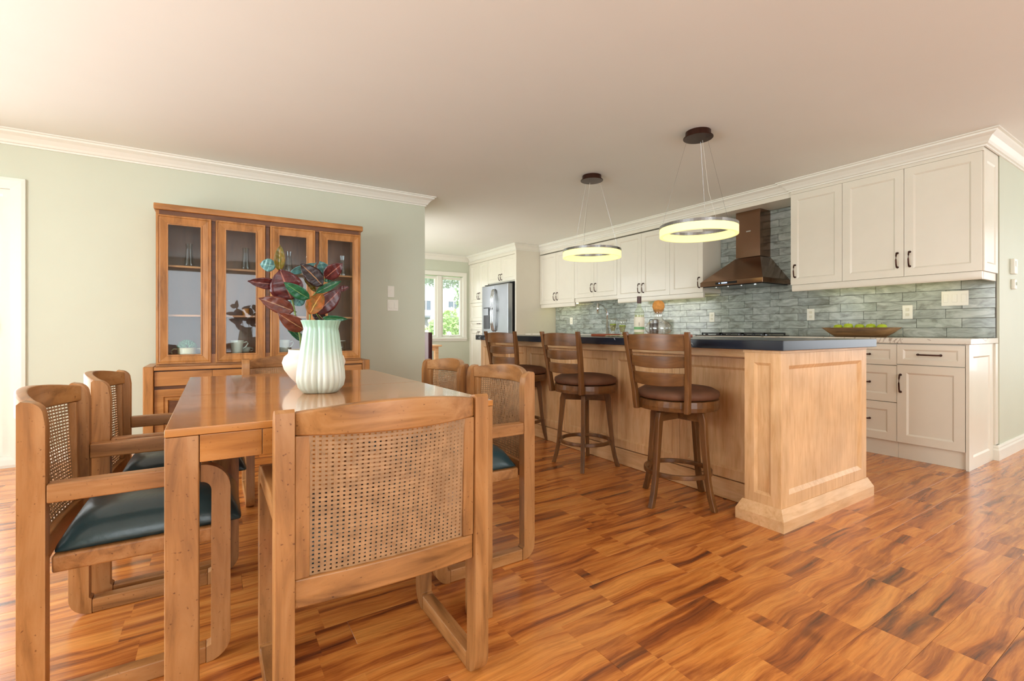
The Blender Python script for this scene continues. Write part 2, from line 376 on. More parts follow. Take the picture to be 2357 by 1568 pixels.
for i, p in enumerate(planks[:300]):
    bm = nb(); lay = bm.verts.layers.float.new('tone'); plank_bm(bm, *p, lay); obj('plank', bm, M_FLOOR, fl)
bm = nb(); lay = bm.verts.layers.float.new('tone')
for p in planks[300:]: plank_bm(bm, *p, lay)
obj('far_planks', bm, M_FLOOR, fl, stuff=True)

# ------------------------------------------------------------ shell
struct('ceiling', bx(nb(), XL-.1, XR+.1, YB-.1, YN+.1, CEIL, CEIL+.1), M_CEIL)
def wall_with_holes(bm, axis, pos0, pos1, a0, a1, holes):
    """wall slab across axis; holes (a,b,z0,z1)"""
    def put(u0, u1, z0, z1):
        if u1-u0 < .001 or z1-z0 < .001: return
        if axis == 'y': bx(bm, u0, u1, pos0, pos1, z0, z1)
        else: bx(bm, pos0, pos1, u0, u1, z0, z1)
    cur = a0
    for (a, b, z0, z1) in sorted(holes):
        put(cur, a, 0, CEIL); put(a, b, 0, z0); put(a, b, z1, CEIL); cur = b
    put(cur, a1, 0, CEIL); return bm
struct('wall_hutch', wall_with_holes(nb(), 'y', YH, YH+.12, XL, XC, [(-2.75, -1.22, 0, 1.985)]), M_WALL)
struct('wall_nook_side', wall_with_holes(nb(), 'x', XC-.12, XC, YH+.12, YN, [(5.6, 7.8, .4, 2.15)]), M_WALL)  # opening added in this hidden wall to let the nook fill in
wn_ = struct('wall_nook', wall_with_holes(nb(), 'y', YN, YN+.14, XC-.12, 5.17, [(2.76, 4.12, .83, 2.01)]), M_WALL)
wk = struct('wall_kitchen', bx(nb(), XK, XK+.12, YR, YN, 0, CEIL), M_WALL)
struct('wall_right', bx(nb(), XK+.12, XR+.1, YR, YR+.12, 0, CEIL), M_WALL)
struct('wall_far_right', wall_with_holes(nb(), 'x', XR, XR+.1, YB, YR, [(-1.6, .4, .5, 2.1)]), M_WALL)
struct('wall_far_left', wall_with_holes(nb(), 'x', XL-.1, XL, YB, YH+.12, [(.3, 2.9, .1, 2.1)]), M_WALL)  # opening added in the unseen wall for the left fill lamp
struct('wall_back', wall_with_holes(nb(), 'y', YB-.1, YB, XL, XR, [(-.9, 2.1, .5, 2.15), (3.9, 6.5, .5, 2.15)]), M_WALL)  # openings added behind the camera to light the room
CROWN = [(0, -.098), (.010, -.098), (.012, -.086), (.022, -.082), (.030, -.066), (.052, -.040), (.078, -.024), (.080, -.012), (.094, -.010), (.094, -.0005), (0, -.0005)]
CROWN = [(a, CEIL+z) for a, z in CROWN]
struct('trim_1', sweep_profile(nb(), [(XL, YH), (XC, YH), (XC, YN)], CROWN), M_TRIM)
struct('trim_2', sweep_profile(nb(), [(XC+.0945, YN), (4.22, YN)], CROWN), M_TRIM)
struct('trim_3', sweep_profile(nb(), [(4.22, YN-.095), (4.22, 6.52), (4.70, 6.52), (4.70, 2.39), (4.68, 2.39), (4.68, YR), (XR, YR)], CROWN), M_TRIM)
BASE = [(0, 0), (.016, 0), (.016, .075), (.011, .088), (.011, .098), (.006, .112), (0, .112)]
struct('baseboard_right', sweep_profile(nb(), [(4.985, YR+.02), (4.985, YR), (XR, YR)], BASE), M_TRIM)
struct('baseboard_hutch', sweep_profile(nb(), [(-1.14, YH), (XC, YH), (XC, YN), (4.18, YN)], BASE), M_TRIM)

# glass door on the hutch wall (only its right jamb is in view)
d1 = struct('door_1', rect_loops(nb(), (-2.83, YH, 0), (1, 0, 0), (0, 0, 1), (0, -1, 0), 1.69, 2.065, [(0, 0), (0, .018), (.02, .022), (.055, .018), (.08, .012), (.08, 0)], cap=False), M_TRIM)
struct('door_frame', bx(bx(nb(), -1.26, -1.2201, YH+.001, YH+.119, 0, 1.984), -2.70, -1.26, YH+.001, YH+.119, 1.95, 1.984), M_TRIM, d1)
bm = nb(); rect_loops(bm, (-2.0, YH+.085, .03), (1, 0, 0), (0, 0, 1), (0, -1, 0), .735, 1.91, [(0, 0), (0, .04), (.085, .04), (.085, 0)], cap=False); struct('door_sash', bm, M_TRIM, d1, bevel=.003)
bm = nb(); rect_loops(bm, (-2.70, YH+.115, .03), (1, 0, 0), (0, 0, 1), (0, -1, 0), .76, 1.91, [(0, 0), (0, .028), (.085, .028), (.085, 0)], cap=False); struct('door_sash', bm, M_TRIM, d1, bevel=.003)
struct('door_pane', bx(nb(), -1.92, -1.345, YH+.062, YH+.068, .11, 1.86), M_GLASS, d1)
struct('door_pane', bx(nb(), -2.62, -2.02, YH+.098, YH+.104, .11, 1.86), M_GLASS, d1)
struct('door_sill', bx(nb(), -2.70, -1.26, YH+.001, YH+.119, -.01, .028), M_TRIM, d1)
struct('door_handle', bx(bx(nb(), -1.325, -1.295, YH+.025, YH+.046, .93, 1.10), -1.316, -1.304, YH+.005, YH+.03, .96, 1.07), M_WHITEP, d1, bevel=.003)
# nook window
w1 = struct('window_1', rect_loops(nb(), (2.68, YN, .77), (1, 0, 0), (0, 0, 1), (0, -1, 0), 1.50, 1.32, [(0, 0), (0, .018), (.07, .012), (.075, 0)], cap=False), M_TRIM)
for x0, x1 in ((2.775, 3.155), (3.20, 3.58), (3.665, 4.105)):
    bm = nb(); rect_loops(bm, (x0, YN+.09, .845), (1, 0, 0), (0, 0, 1), (0, -1, 0), x1-x0, 1.15, [(0, 0), (0, .045), (.035, .045), (.045, .03), (.045, 0)], cap=False)
    s_ = struct('window_sash', bm, M_TRIM, w1, bevel=.002)
    struct('window_pane', bx(nb(), x0+.04, x1-.04, YN+.07, YN+.075, .885, 1.955), M_GLASS, w1)
for x0, x1 in ((2.765, 2.775), (3.155, 3.20), (3.58, 3.665), (4.105, 4.115)): struct('window_mullion', bx(nb(), x0, x1, YN+.01, YN+.12, .835, 2.005), M_TRIM, w1)
struct('window_sill', bx(nb(), 2.65, 4.18, YN-.035, YN-.0181, .80, .83), M_TRIM, w1, bevel=.003)
struct('window_crank', bx(nb(), 3.84, 3.93, YN+.02, YN+.044, .86, .875), M_WHITEP, w1)

# ------------------------------------------------------------ backsplash tiles
struct('grout_bed', bx(nb(), XK-.010, XK-.0002, 1.056, 6.518, .92, 2.256), M_GROUT, wk)
M_TILE = tile_mat(); TH = .0765; TL = .2868
rows = 18; tl = []
def bay_top(y):
    if 2.39 < y < 3.36: return 2.255
    if 4.71 < y < 5.615: return 1.45
    return 1.41
for r_ in range(rows):
    z0 = .9215+r_*TH; y = (1.345 if r_ % 2 == 0 else 1.255)-TL+random.uniform(-.008, .008)
    while y < 6.52:
        a, b = max(y, 1.058), min(y+TL, 6.516)
        for s, e in ((1.058, 2.39), (2.39, 3.36), (3.36, 4.71), (4.71, 5.615), (5.615, 6.516)):
            top = bay_top((s+e)/2); a2, b2 = max(a, s), min(b, e)
            if b2-a2 > .004 and z0 < top-.01: tl.append([a2, b2, z0, min(z0+TH, top)])
        y += TL
tl.sort(key=lambda t: (t[2], t[0])); merged = []
for t in tl:
    if merged and abs(merged[-1][1]-t[0]) < 1e-6 and merged[-1][2] == t[2] and merged[-1][3] == t[3] and round((merged[-1][1]-0)*1000) in (2390, 3360, 4710, 5615): merged[-1][1] = t[1]
    else: merged.append(t)
for i, (a, b, z0, z1) in enumerate(merged):
    g = .0013; p = random.uniform(0, .0014); bm = nb()
    rect_loops(bm, (XK-.009, b-g, z0+g), (0, -1, 0), (0, 0, 1), (-1, 0, 0), b-a-2*g, z1-z0-2*g, [(0, 0), (0, .0065+p), (.0012, .008+p)])
    obj('tile', bm, M_TILE, wk)

# ------------------------------------------------------------ kitchen cabinets
def pull(parent, p, axis, n_, L=.115):
    """arched bronze pull centred at p (world), along axis"""
    p = Vector(p); ax = Vector(axis); nn = Vector(n_); bm = nb()
    pts = [p-ax*L/2, p-ax*L/2+nn*.022, p-ax*L*.3+nn*.03, p+nn*.034, p+ax*L*.3+nn*.03, p+ax*L/2+nn*.022, p+ax*L/2]
    tube(bm, pts, .0055, 8)
    for s in (-1, 1): tube(bm, [p+ax*L/2*s, p+ax*L/2*s+nn*.004], .009, 8)
    bmesh.ops.translate(bm, verts=bm.verts[:], vec=-Vector(PARLOC(parent)))
    return obj('handle', bm, M_BRONZE, parent, smooth=True)
def PARLOC(o):
    v = Vector((0, 0, 0))
    while o is not None: v += Vector(o.location); o = o.parent
    return v
NX = (-1, 0, 0)
def face(name, par, x, y0, y1, z0, z1, hp=None, ax=(0, 0, 1), L=.115, gap=.0015):
    bm = nb(); shaker(bm, (x, y1-gap, z0+gap), (0, -1, 0), (0, 0, 1), NX, y1-y0-2*gap, z1-z0-2*gap, th=.02, fr=min(.058, (z1-z0)*.24))
    o = obj(name, bm, M_CAB, par, world=True)
    if hp: pull(o, (x-.02, hp[0], hp[1]), ax, NX, L)
    return o
def upper(label, y0, y1, z0, z1, xf, doors, rail=True, handles=()):
    t = thing('upper_cabinet', label, 'cabinet', (xf+.02, (y0+y1)/2, z0), group='white upper cabinets along the tiled wall')
    obj('body', bx(nb(), xf+.02, XK-.0105, y0+.001, y1-.001, z0, z1), M_CAB, t, world=True)
    e = y0
    for i, d in enumerate(doors):
        face('door', t, xf+.02, e, d, z0, z1, handles[i] if i < len(handles) else None); e = d
    if rail: obj('light_rail', prism(nb(), [(xf+.012, z0-.001), (xf+.012, z0-.045), (xf+.02, z0-.06), (xf+.045, z0-.06), (xf+.045, z0-.001)], 'y', y0+.004, y1-.004), M_CAB, t, world=True, bevel=.002)
    return t
HZ = 1.525
UR = upper('white three-door upper cabinet at the right end, right of the range hood', 1.052, 2.386, 1.41, 2.275, 4.68, (1.508, 1.947, 2.386), handles=((1.47, 1.545), (1.55, 1.545), (2.345, 1.54)))
obj('side_panel', shaker(nb(), (4.70, 1.052, 1.41), (1, 0, 0), (0, 0, 1), (0, -1, 0), .33, .865, th=.008, fr=.06, rec=.006), M_CAB, UR, world=True)
obj('rail_return', bx(nb(), 4.73, 5.03, 1.0555, 1.075, 1.352, 1.409), M_CAB, UR, world=True, bevel=.002)
obj('top_frieze', bx(nb(), 4.682, XK-.011, 1.046, 2.386, 2.276, 2.399), M_CAB, UR, world=True)
upper('white three-door upper cabinet just left of the range hood', 3.36, 4.709, 1.41, 2.24, 4.70, (3.82, 4.27, 4.709), handles=((3.405, HZ), (4.235, HZ), (4.305, HZ)))
upper('shorter raised white upper cabinet over the sink', 4.711, 5.615, 1.465, 2.24, 4.70, (5.175, 5.615), handles=((5.135, 1.60), (5.215, 1.60)))
upper('white two-door upper cabinet nearest the fridge', 5.617, 6.518, 1.41, 2.24, 4.70, (6.075, 6.518), handles=((6.035, HZ), (6.11, HZ)))
t = thing('bulkhead', 'white boxed valance running above the upper cabinets and range hood', 'valance', (4.72, 4.45, 2.257))
obj('fascia', bx(nb(), 4.702, 4.722, 2.387, 6.518, 2.258, 2.399), M_CAB, t, world=True)
obj('soffit', bx(nb(), 4.7225, XK-.0105, 2.387, 6.518, 2.258, 2.275), M_CAB, t, world=True)
# under cabinet lights
for lab, y0, y1, z in (('slim warm strip light under the right-end upper cabinet', 1.3, 2.2, 1.41), ('slim warm strip light under the cabinet left of the hood', 3.5, 4.6, 1.41), ('slim warm strip light under the cabinet nearest the fridge', 5.75, 6.42, 1.41)):
    o = tag(boxobj('strip_light', (4.86, 4.90, y0, y1, z-.012, z-.0005), glow('strip_glow', (1, .9, .45), 5.0)), lab, 'light', 'under-cabinet strip lights')
# base cabinets
def base(label, y0, y1, parts):
    t = thing('base_cabinet', label, 'cabinet', (4.44, (y0+y1)/2, 0), group='white base cabinets under the tiled wall')
    obj('body', bx(nb(), 4.442, XK-.001, y0+.001, y1-.001, .118, .879), M_CAB, t, world=True)
    obj('plinth', bx(nb(), 4.452, 4.47, y0+.001, y1-.001, .0, .117), M_CAB, t, world=True)
    for nm, a, b, z0, z1, hp, ax in parts: face(nm, t, 4.44, a, b, z0, z1, hp, ax, .13)
    return t
YA, ZA = (0, 1, 0), (0, 0, 1)
b0 = base('white end base cabinet with one drawer over one door, at the wall corner', 1.077, 1.469, [('drawer', 1.079, 1.469, .72, .872, (1.275, .797), YA), ('door', 1.079, 1.469, .125, .717, (1.445, .575), ZA)])
obj('side_panel', shaker(nb(), (4.42, 1.0765, 0), (1, 0, 0), (0, 0, 1), (0, -1, 0), .56, .878, th=.018, fr=.085, rec=.007), M_CAB, b0, world=True)
obj('corner_post', bx(nb(), 4.981, XK-.001, 1.046, 1.0755, .113, .878), M_CAB, b0, world=True, bevel=.002)
def drawers(a, b): c = (a+b)/2; return [('drawer', a, b, .71, .872, (c, .79), YA), ('drawer', a, b, .425, .707, (c, .57), YA), ('drawer', a, b, .125, .422, (c, .28), YA)]
def ddoors(a, b, z=.872): c = (a+b)/2; return [('door', a, c, .125, z, (c-.035, z-.1), ZA), ('door', c, b, .125, z, (c+.035, z-.1), ZA)]
base('white base cabinet with three stacked drawers beside the end cabinet', 1.469, 1.95, drawers(1.469, 1.95))
base('white two-door base cabinet between the drawers and the range', 1.95, 2.52, ddoors(1.95, 2.52))
base('white base cabinet with wide drawers under the black cooktop', 2.52, 3.32, drawers(2.52, 3.32))
base('white two-door base cabinet left of the cooktop', 3.32, 4.2, ddoors(3.32, 4.2))
base('white base cabinet with drawers right of the sink', 4.2, 4.72, drawers(4.2, 4.72))
base('white two-door sink base cabinet under the faucet', 4.72, 5.6, ddoors(4.72, 5.6))
base('white two-door base cabinet nearest the fridge panel', 5.6, 6.518, ddoors(5.6, 6.518))
tag(boxobj('countertop', (4.395, XK-.0105, 1.044, 6.518, .88, .92), M_QUARTZ, bevel=.003), 'white veined quartz counter running along the tiled wall', 'countertop')
# fridge surround and pantry
t = thing('fridge_surround', 'tall white panel and two-door cabinet framing the fridge', 'cabinet', (4.22, 6.54, 0))
obj('side_panel', bx(nb(), 4.22, XK-.001, 6.520, 6.56, 0, 2.399), M_CAB, t, world=True)
obj('upper_box', bx(nb(), 4.262, XK-.001, 6.561, 7.499, 1.80, 2.399), M_CAB, t, world=True)
face('door', t, 4.26, 6.58, 7.04, 1.82, 2.25, (7.005, 1.90), L=.1); face('door', t, 4.26, 7.04, 7.499, 1.82, 2.25, (7.075, 1.90), L=.1)
obj('top_frieze', bx(nb(), 4.225, 4.261, 6.561, 8.249, 2.2515, 2.399), M_CAB, t, world=True)
t = thing('pantry_cabinet', 'tall white pantry cabinet between the fridge and the nook window', 'cabinet', (4.24, 7.87, 0))
obj('body', bx(nb(), 4.262, XK-.001, 7.501, 8.248, .10, 2.399), M_CAB, t, world=True)
obj('plinth', bx(nb(), 4.28, 4.30, 7.501, 8.248, 0, .0995), M_CAB, t, world=True)
for a, b, s in ((7.501, 7.84, 1), (7.84, 8.20, -1)):
    c = 7.84-s*.03
    face('door', t, 4.26, a, b, 1.50, 2.25, (c, 1.62)); face('door', t, 4.26, a, b, .12, .98, (c, .89))
face('panel', t, 4.26, 7.501, 8.20, 1.15, 1.495); face('drawer', t, 4.26, 7.501, 8.20, .985, 1.145, (7.85, 1.10), YA, .1)
obj('filler', bx(nb(), 4.245, 4.26, 8.203, 8.248, .0, 2.25), M_CAB, t, world=True)
# fridge
t = thing('fridge', 'stainless steel french-door fridge with freezer drawers and water dispenser', 'fridge', (4.2, 7.03, 0))
obj('body', bx(nb(), 4.20, 4.95, 6.585, 7.48, .03, 1.77), plain('dark_steel', (60, 60, 62), .4, .8), t, world=True)
for nm, a, b, z0, z1 in (('door', 6.59, 7.03, .875, 1.76), ('door', 7.035, 7.475, .875, 1.76), ('freezer_drawer', 6.59, 7.475, .70, .87), ('freezer_drawer', 6.59, 7.475, .06, .695)):
    f = obj(nm, bx(nb(), 4.10, 4.199, a, b, z0, z1), M_STEEL, t, world=True, bevel=.012, seg=3)
    bm = nb()
    if nm == 'door':
        yy = 7.005 if a < 7 else 7.06
        tube(bm, [(4.10, yy, .96), (4.07, yy, .98), (4.045, yy, 1.12), (4.04, yy, 1.3), (4.045, yy, 1.5), (4.07, yy, 1.66), (4.10, yy, 1.68)], .013, 8)
    else:
        zz = z1-.06; tube(bm, [(4.10, a+.06, zz), (4.055, a+.08, zz), (4.055, b-.08, zz), (4.10, b-.06, zz)], .012, 8)
    bmesh.ops.translate(bm, verts=bm.verts[:], vec=-PARLOC(f)); obj('handle', bm, M_CHROME, f, smooth=True)
    if nm == 'door' and a > 7:
        obj('dispenser', bx(nb(), 4.092, 4.103, 7.20, 7.40, 1.0, 1.38), M_BLACK, t, world=True, bevel=.003)
        obj('dispenser_display', bx(nb(), 4.085, 4.093, 7.215, 7.385, 1.24, 1.36), M_STEEL, t, world=True)
obj('top_cover', bx(nb(), 4.15, 4.25, 6.60, 7.46, 1.7705, 1.785), M_BLACK, t, world=True)
# range hood
t = thing('range_hood', 'bronze-toned steel chimney range hood on the grey tiled wall', 'range hood', (4.8, 2.92, 1.44))
obj('chimney', bx(nb(), 4.835, XK-.012, 2.775, 3.045, 1.76, 2.257), M_HOOD, t, world=True, bevel=.003)
bm = nb(); lo = [(4.53, 2.575), (XK-.012, 2.575), (XK-.012, 3.265), (4.53, 3.265)]; hi = [(4.83, 2.77), (XK-.012, 2.77), (XK-.012, 3.05), (4.83, 3.05)]
v0 = [bm.verts.new((x, y, 1.501)) for x, y in lo]; v1 = [bm.verts.new((x, y, 1.755)) for x, y in hi]
bm.faces.new(v0[::-1]); bm.faces.new(v1)
for i in range(4): bm.faces.new((v0[i], v0[(i+1) % 4], v1[(i+1) % 4], v1[i]))
obj('canopy', bm, M_HOOD, t, world=True, bevel=.003)
obj('rim', bx(nb(), 4.525, XK-.012, 2.57, 3.27, 1.45, 1.50), M_HOOD, t, world=True, bevel=.003)
obj('underside', bx(nb(), 4.55, XK-.03, 2.59, 3.25, 1.442, 1.4495), M_BLACK, t, world=True)
cp = obj('control_panel', bx(nb(), 4.521, 4.5249, 2.84, 3.08, 1.463, 1.487), M_BLACK, t, world=True)
bm = nb(); bx(bm, 4.519, 4.5208, 2.945, 3.01, 1.469, 1.481); bmesh.ops.translate(bm, verts=bm.verts[:], vec=-PARLOC(cp)); obj('display', bm, glow('blue_display', (.45, .6, 1), 1.6), cp)
bm = nb(); bx(bm, 4.519, 4.5208, 3.03, 3.04, 1.470, 1.480); bmesh.ops.translate(bm, verts=bm.verts[:], vec=-PARLOC(cp)); obj('power_button', bm, glow('blue_display', (.45, .6, 1), 1.6), cp)
obj('nameplate', bx(nb(), 4.8325, 4.8349, 2.875, 2.925, 2.03, 2.043), M_CHROME, t, world=True)
for y in (2.7, 2.85, 3.0, 3.14): obj('lamp', lathe(nb(), [(.015, 0), (.015, .004)], 12, (4.62, y, 1.438)), M_CHROME, t, world=True)
# cooktop
t = thing('cooktop', 'low black gas cooktop with grates on the quartz counter', 'cooktop', (4.72, 2.92, .92))
obj('plate', bx(nb(), 4.48, 4.96, 2.54, 3.30, .9205, .928), M_BLACK, t, world=True, bevel=.003)
for gy in (2.57, 2.81, 3.05):
    bm = nb(); g0, g1 = gy, gy+.225
    for y in (g0, (g0+g1)/2-.006, g1-.012): bx(bm, 4.56, 4.94, y, y+.012, .940, .952)
    for x in (4.56, 4.69, 4.81, 4.928): bx(bm, x, x+.012, g0, g1, .939, .953)
    for x in (4.56, 4.928):
        for y in (g0, g1-.012): bx(bm, x, x+.012, y, y+.012, .928, .940)
    obj('grate', bm, plain('cast_iron', (34, 34, 36), .5), t, world=True)
    obj('burner', lathe(nb(), [(.045, 0), (.045, .008), (.03, .01)], 20, (4.75, gy+.11, .928)), M_STEEL, t, world=True)
for i in range(5): obj('knob', lathe(nb(), [(.016, 0), (.014, .012)], 14, (4.515, 2.66+i*.13, .928)), plain('dark_steel', (60, 60, 62), .4, .8), t, world=True)
# faucet, grinder, bowl
t = thing('kitchen_faucet', 'tall chrome pull-down kitchen faucet by the sink wall', 'faucet', (4.93, 5.13, .92))
obj('spout', tube(nb(), [(0, 0, .0), (0, 0, .30), (-.02, 0, .36), (-.08, 0, .41), (-.16, 0, .43), (-.19, 0, .43)], .017, 10, [.026, .018, .014, .013, .013, .013]), M_CHROME, t, smooth=True)
obj('spray_head', tube(nb(), [(-.19, 0, .45), (-.19, 0, .30)], .019, 12), M_CHROME, t, smooth=True)
obj('lever', tube(nb(), [(0, -.02, .09), (0, -.06, .10), (0, -.11, .13)], .008, 8), M_CHROME, t, smooth=True)
t = thing('coffee_canister', 'dark cylindrical canister with steel band behind the wine bottle', 'canister', (4.88, 4.22, .92))
obj('body', lathe(nb(), [(.055, 0), (.058, .01), (.058, .19), (.05, .20)], 24), M_BLACK, t, smooth=False)
obj('band', torus_band(nb(), .0585, .0605, .15, .19, 24), M_STEEL, t)
t = thing('dough_bowl', 'long rustic wooden dough bowl on the quartz counter', 'bowl', (4.80, 1.86, .9205))
bm = nb(); rings = []
for (lx, ly, z) in ((.05, .19, 0), (.08, .24, .035), (.11, .295, .082), (.10, .28, .080), (.075, .24, .055), (.04, .17, .040)):
    rings.append([bm.verts.new((lx*math.copysign(abs(math.cos(a))**.6, math.cos(a)), ly*math.copysign(abs(math.sin(a))**.6, math.sin(a)), z)) for a in [2*PI*i/32 for i in range(32)]])
for a, b in zip(rings, rings[1:]):
    for i in range(32): bm.faces.new((a[i], a[(i+1) % 32], b[(i+1) % 32], b[i]))
bm.faces.new(rings[0][::-1]); bm.faces.new(rings[-1]); obj('shell', bm, wood('bowl', 'y'), t, smooth=True)
M_APP = plain('green_apple', (170, 192, 40), .3, var=.12, nscale=20)
ap = thing('green_apple', 'green apple at the left end of the dough bowl', 'apple', (4.79, 2.025, .999), group='green apples in the dough bowl')
obj('fruit', lathe(nb(), [(.004, -.028), (.018, -.033), (.030, -.024), (.037, -.004), (.036, .012), (.028, .026), (.014, .031), (.003, .024)], 18), M_APP, ap, smooth=True)
obj('stem', tube(nb(), [(0, 0, .022), (.002, 0, .034), (.005, .002, .042)], .0015, 6), wood('stool', 'z'), ap)
for y, dz, lb in ((1.942, .008, 'green apple second from the left in the dough bowl'), (1.860, .002, 'green apple in the middle of the dough bowl'), (1.777, .004, 'green apple second from the right in the dough bowl'), (1.695, .0, 'green apple at the right end of the dough bowl')):
    dup(ap, (4.79+random.uniform(-.01, .01), y, .999+dz), random.uniform(0, 6), lb)

# outlets and switches
def plate(name, label, cat, p, wy, hz, n_='x', kinds=('outlet',), group=None):
    t = thing(name, label, cat, p, group=group); w, h = wy/2, hz/2
    if n_ == 'x':
        obj('cover_plate', bx(nb(), -.006, 0, -w, w, -h, h), M_WHITEP, t, bevel=.002)
        k = len(kinds)
        for i, kd in enumerate(kinds):
            c = -w+(i+.5)*wy/k
            if kd == 'outlet':
                for s in (-1, 1): obj('socket', bx(nb(), -.009, -.0061, c-.013, c+.013, s*.022-.012, s*.022+.012), plain('ivory_plastic', (222, 218, 198), .4), t, bevel=.002)
            else: obj('rocker', bx(nb(), -.010, -.0061, c-.015, c+.015, -.032, .032), M_WHITEP, t, bevel=.002)
    else:
        obj('cover_plate', bx(nb(), -w, w, -.006, 0, -h, h), M_WHITEP, t, bevel=.002)
        for i, kd in enumerate(kinds):
            c = -w+(i+.5)*wy/len(kinds); obj('rocker', bx(nb(), c-.015, c+.015, -.010, -.0061, -.032, .032), M_WHITEP, t, bevel=.002)
    return t
XT = XK-.0195
plate('wall_outlet', 'ivory outlet on the tiles near the fridge', 'outlet', (XT, 6.08, 1.132), .07, .115, group='outlets on the tiled backsplash')
plate('wall_outlet', 'ivory outlet on the tiles just left of the range hood', 'outlet', (XT, 3.47, 1.134), .07, .115, group='outlets on the tiled backsplash')
plate('wall_outlet', 'ivory outlet on the tiles between cooktop and dough bowl', 'outlet', (XT, 2.37, 1.134), .07, .115, group='outlets on the tiled backsplash')
plate('wall_outlet', 'ivory outlet on the tiles above the right end of the dough bowl', 'outlet', (XT, 1.595, 1.134), .072, .118, group='outlets on the tiled backsplash')
plate('light_switch', 'wide ivory triple switch plate at the right end of the tiles', 'light switch', (XT, 1.29, 1.235), .165, .118, kinds=('rocker',)*3)
plate('light_switch', 'white double switch plate on the green wall right of the hutch', 'light switch', (1.565, YH, 1.235), .115, .115, 'y', ('rocker', 'rocker'))
plate('thermostat', 'small white plate on the green wall above the double switch', 'thermostat', (1.545, YH, 1.375), .07, .115, 'y', ())
t = thing('thermostat', 'upper white control box on the wall at the right edge', 'thermostat', (5.375, YR, 1.485))
obj('housing', bx(nb(), -.045, .045, -.028, 0, -.06, .06), M_WHITEP, t, bevel=.005); obj('dial', bx(nb(), -.02, .02, -.032, -.0285, .0, .04), M_TRIM, t)
t = thing('wall_sensor', 'lower small white sensor on the wall at the right edge', 'sensor', (5.385, YR, 1.345))
obj('housing', bx(nb(), -.03, .03, -.025, 0, -.04, .04), M_WHITEP, t, bevel=.006); obj('lens', bx(nb(), -.012, .012, -.028, -.0255, -.01, .015), M_CHROME, t)

# ------------------------------------------------------------ island
MX, MY, MZ = wood('maple', 'x'), wood('maple', 'y'), wood('maple', 'z')
t = thing('kitchen_island', 'long pale maple kitchen island with panelled pier ends', 'kitchen island', (2.9, 2.77, 0))
obj('carcass', bx(nb(), 2.541, 3.27, 1.43, 4.09, .001, .878), MZ, t, world=True)
for y0, y1, s in ((1.245, 1.425, 1), (4.10, 4.28, -1)):
    p = obj('end_pier', bx(nb(), 2.352, 3.283, y0+.008, y1-.008, .001, .878), MZ, t, world=True)
    # front (seating side) panel of pier, end panel
    obj('pier_panel', shaker(nb(), (2.352, y1 if s > 0 else y1+.0061, .10), (0, -1, 0), (0, 0, 1), NX, y1-y0+.0061, .765, th=.012, fr=.05, rec=.010, sl=.014), MZ, t, world=True)
    if s > 0: obj('end_panel', shaker(nb(), (2.3525, y0+.0079, .10), (1, 0, 0), (0, 0, 1), (0, -1, 0), .9305, .765, th=.014, fr=.062, rec=.013, sl=.020), MZ, t, world=True)
    else: obj('end_panel', shaker(nb(), (3.283, y1-.0079, .10), (-1, 0, 0), (0, 0, 1), (0, 1, 0), .9305, .765, th=.014, fr=.062, rec=.013, sl=.020), MZ, t, world=True)
    prof = [(0, 0), (.028, 0), (.028, .054), (.004, .104), (0, .104)]
    yy0, yy1 = y0-.0062, y1+.0062
    obj('pier_base', sweep_profile(nb(), [(2.52, yy1), (2.34, yy1), (2.34, yy0), (3.285, yy0), (3.285, yy1)], prof, side=-1), MX, t, world=True)
    obj('pier_cap', bx(nb(), 2.336, 3.287, yy0, yy1, .866, .8785), MX, t, world=True)
edges = [1.43, 1.97, 2.57, 3.14, 3.71, 4.095]
for a, b in zip(edges, edges[1:]):
    obj('seating_panel', shaker(nb(), (2.54, b-.001, .12), (0, -1, 0), (0, 0, 1), NX, b-a-.002, .70, th=.02, fr=.055, rec=.011, sl=.014), MZ, t, world=True)
obj('apron', bx(nb(), 2.40, 2.539, 1.433, 4.092, .835, .8785), MY, t, world=True)
obj('base_board', bx(nb(), 2.512, 2.5395, 1.433, 4.092, .001, .114), MY, t, world=True, bevel=.004)
obj('top_rail', bx(nb(), 2.516, 2.5395, 1.433, 4.092, .822, .8349), MY, t, world=True)
tag(boxobj('island_countertop', (2.30, 3.335, 1.205, 4.33, .88, .929), M_GRANITE, bevel=.003), 'black granite countertop with white flecks on the island', 'countertop')
ZI = .9295
# things on the island
t = thing('wine_bottle', 'clear wine bottle with cream label and dark cap on the island', 'bottle', (2.75, 2.52, ZI))
bm = nb(); lathe(bm, [(.033, .0), (.038, .006), (.038, .175), (.034, .195), (.018, .222), (.0145, .235), (.0145, .275)], 24); obj('glass_body', bm, glass_mat('pale_wine_glass', (.93, .95, .86, 1)), t, smooth=True)
obj('wine', lathe(nb(), [(.030, .006), (.034, .012), (.034, .165)], 20), glass_mat('pale_wine', (.97, .95, .78, 1)), t, smooth=True)
lb_ = obj('label', torus_band(nb(), .0384, .0389, .035, .15, 32), plain('cream_paper', (232, 226, 206), .7), t)
obj('label_band', torus_band(nb(), .0391, .0394, .055, .075, 32), plain('green_print', (120, 178, 120), .6), lb_)
bm = nb()
for a in (-.15, .15): sweep_bar(bm, [Vector((-.0393*math.cos(PI*.19+PI+PI/5+a*s_), -.0393*math.sin(PI*.19+a*s_), .09+.02*s_)) for s_ in (0, 1)], (.0012, .0012, 0), (0, 0, .001))
tube(bm, [(-.0300, -.0262, .082), (-.0300, -.0262, .108)], .0012, 5); obj('label_figure', bm, M_BLACK, lb_)
obj('cap', lathe(nb(), [(.0155, .255), (.0165, .26), (.0165, .305), (.014, .308)], 18), plain('dark_capsule', (76, 44, 36), .4), t, smooth=False)
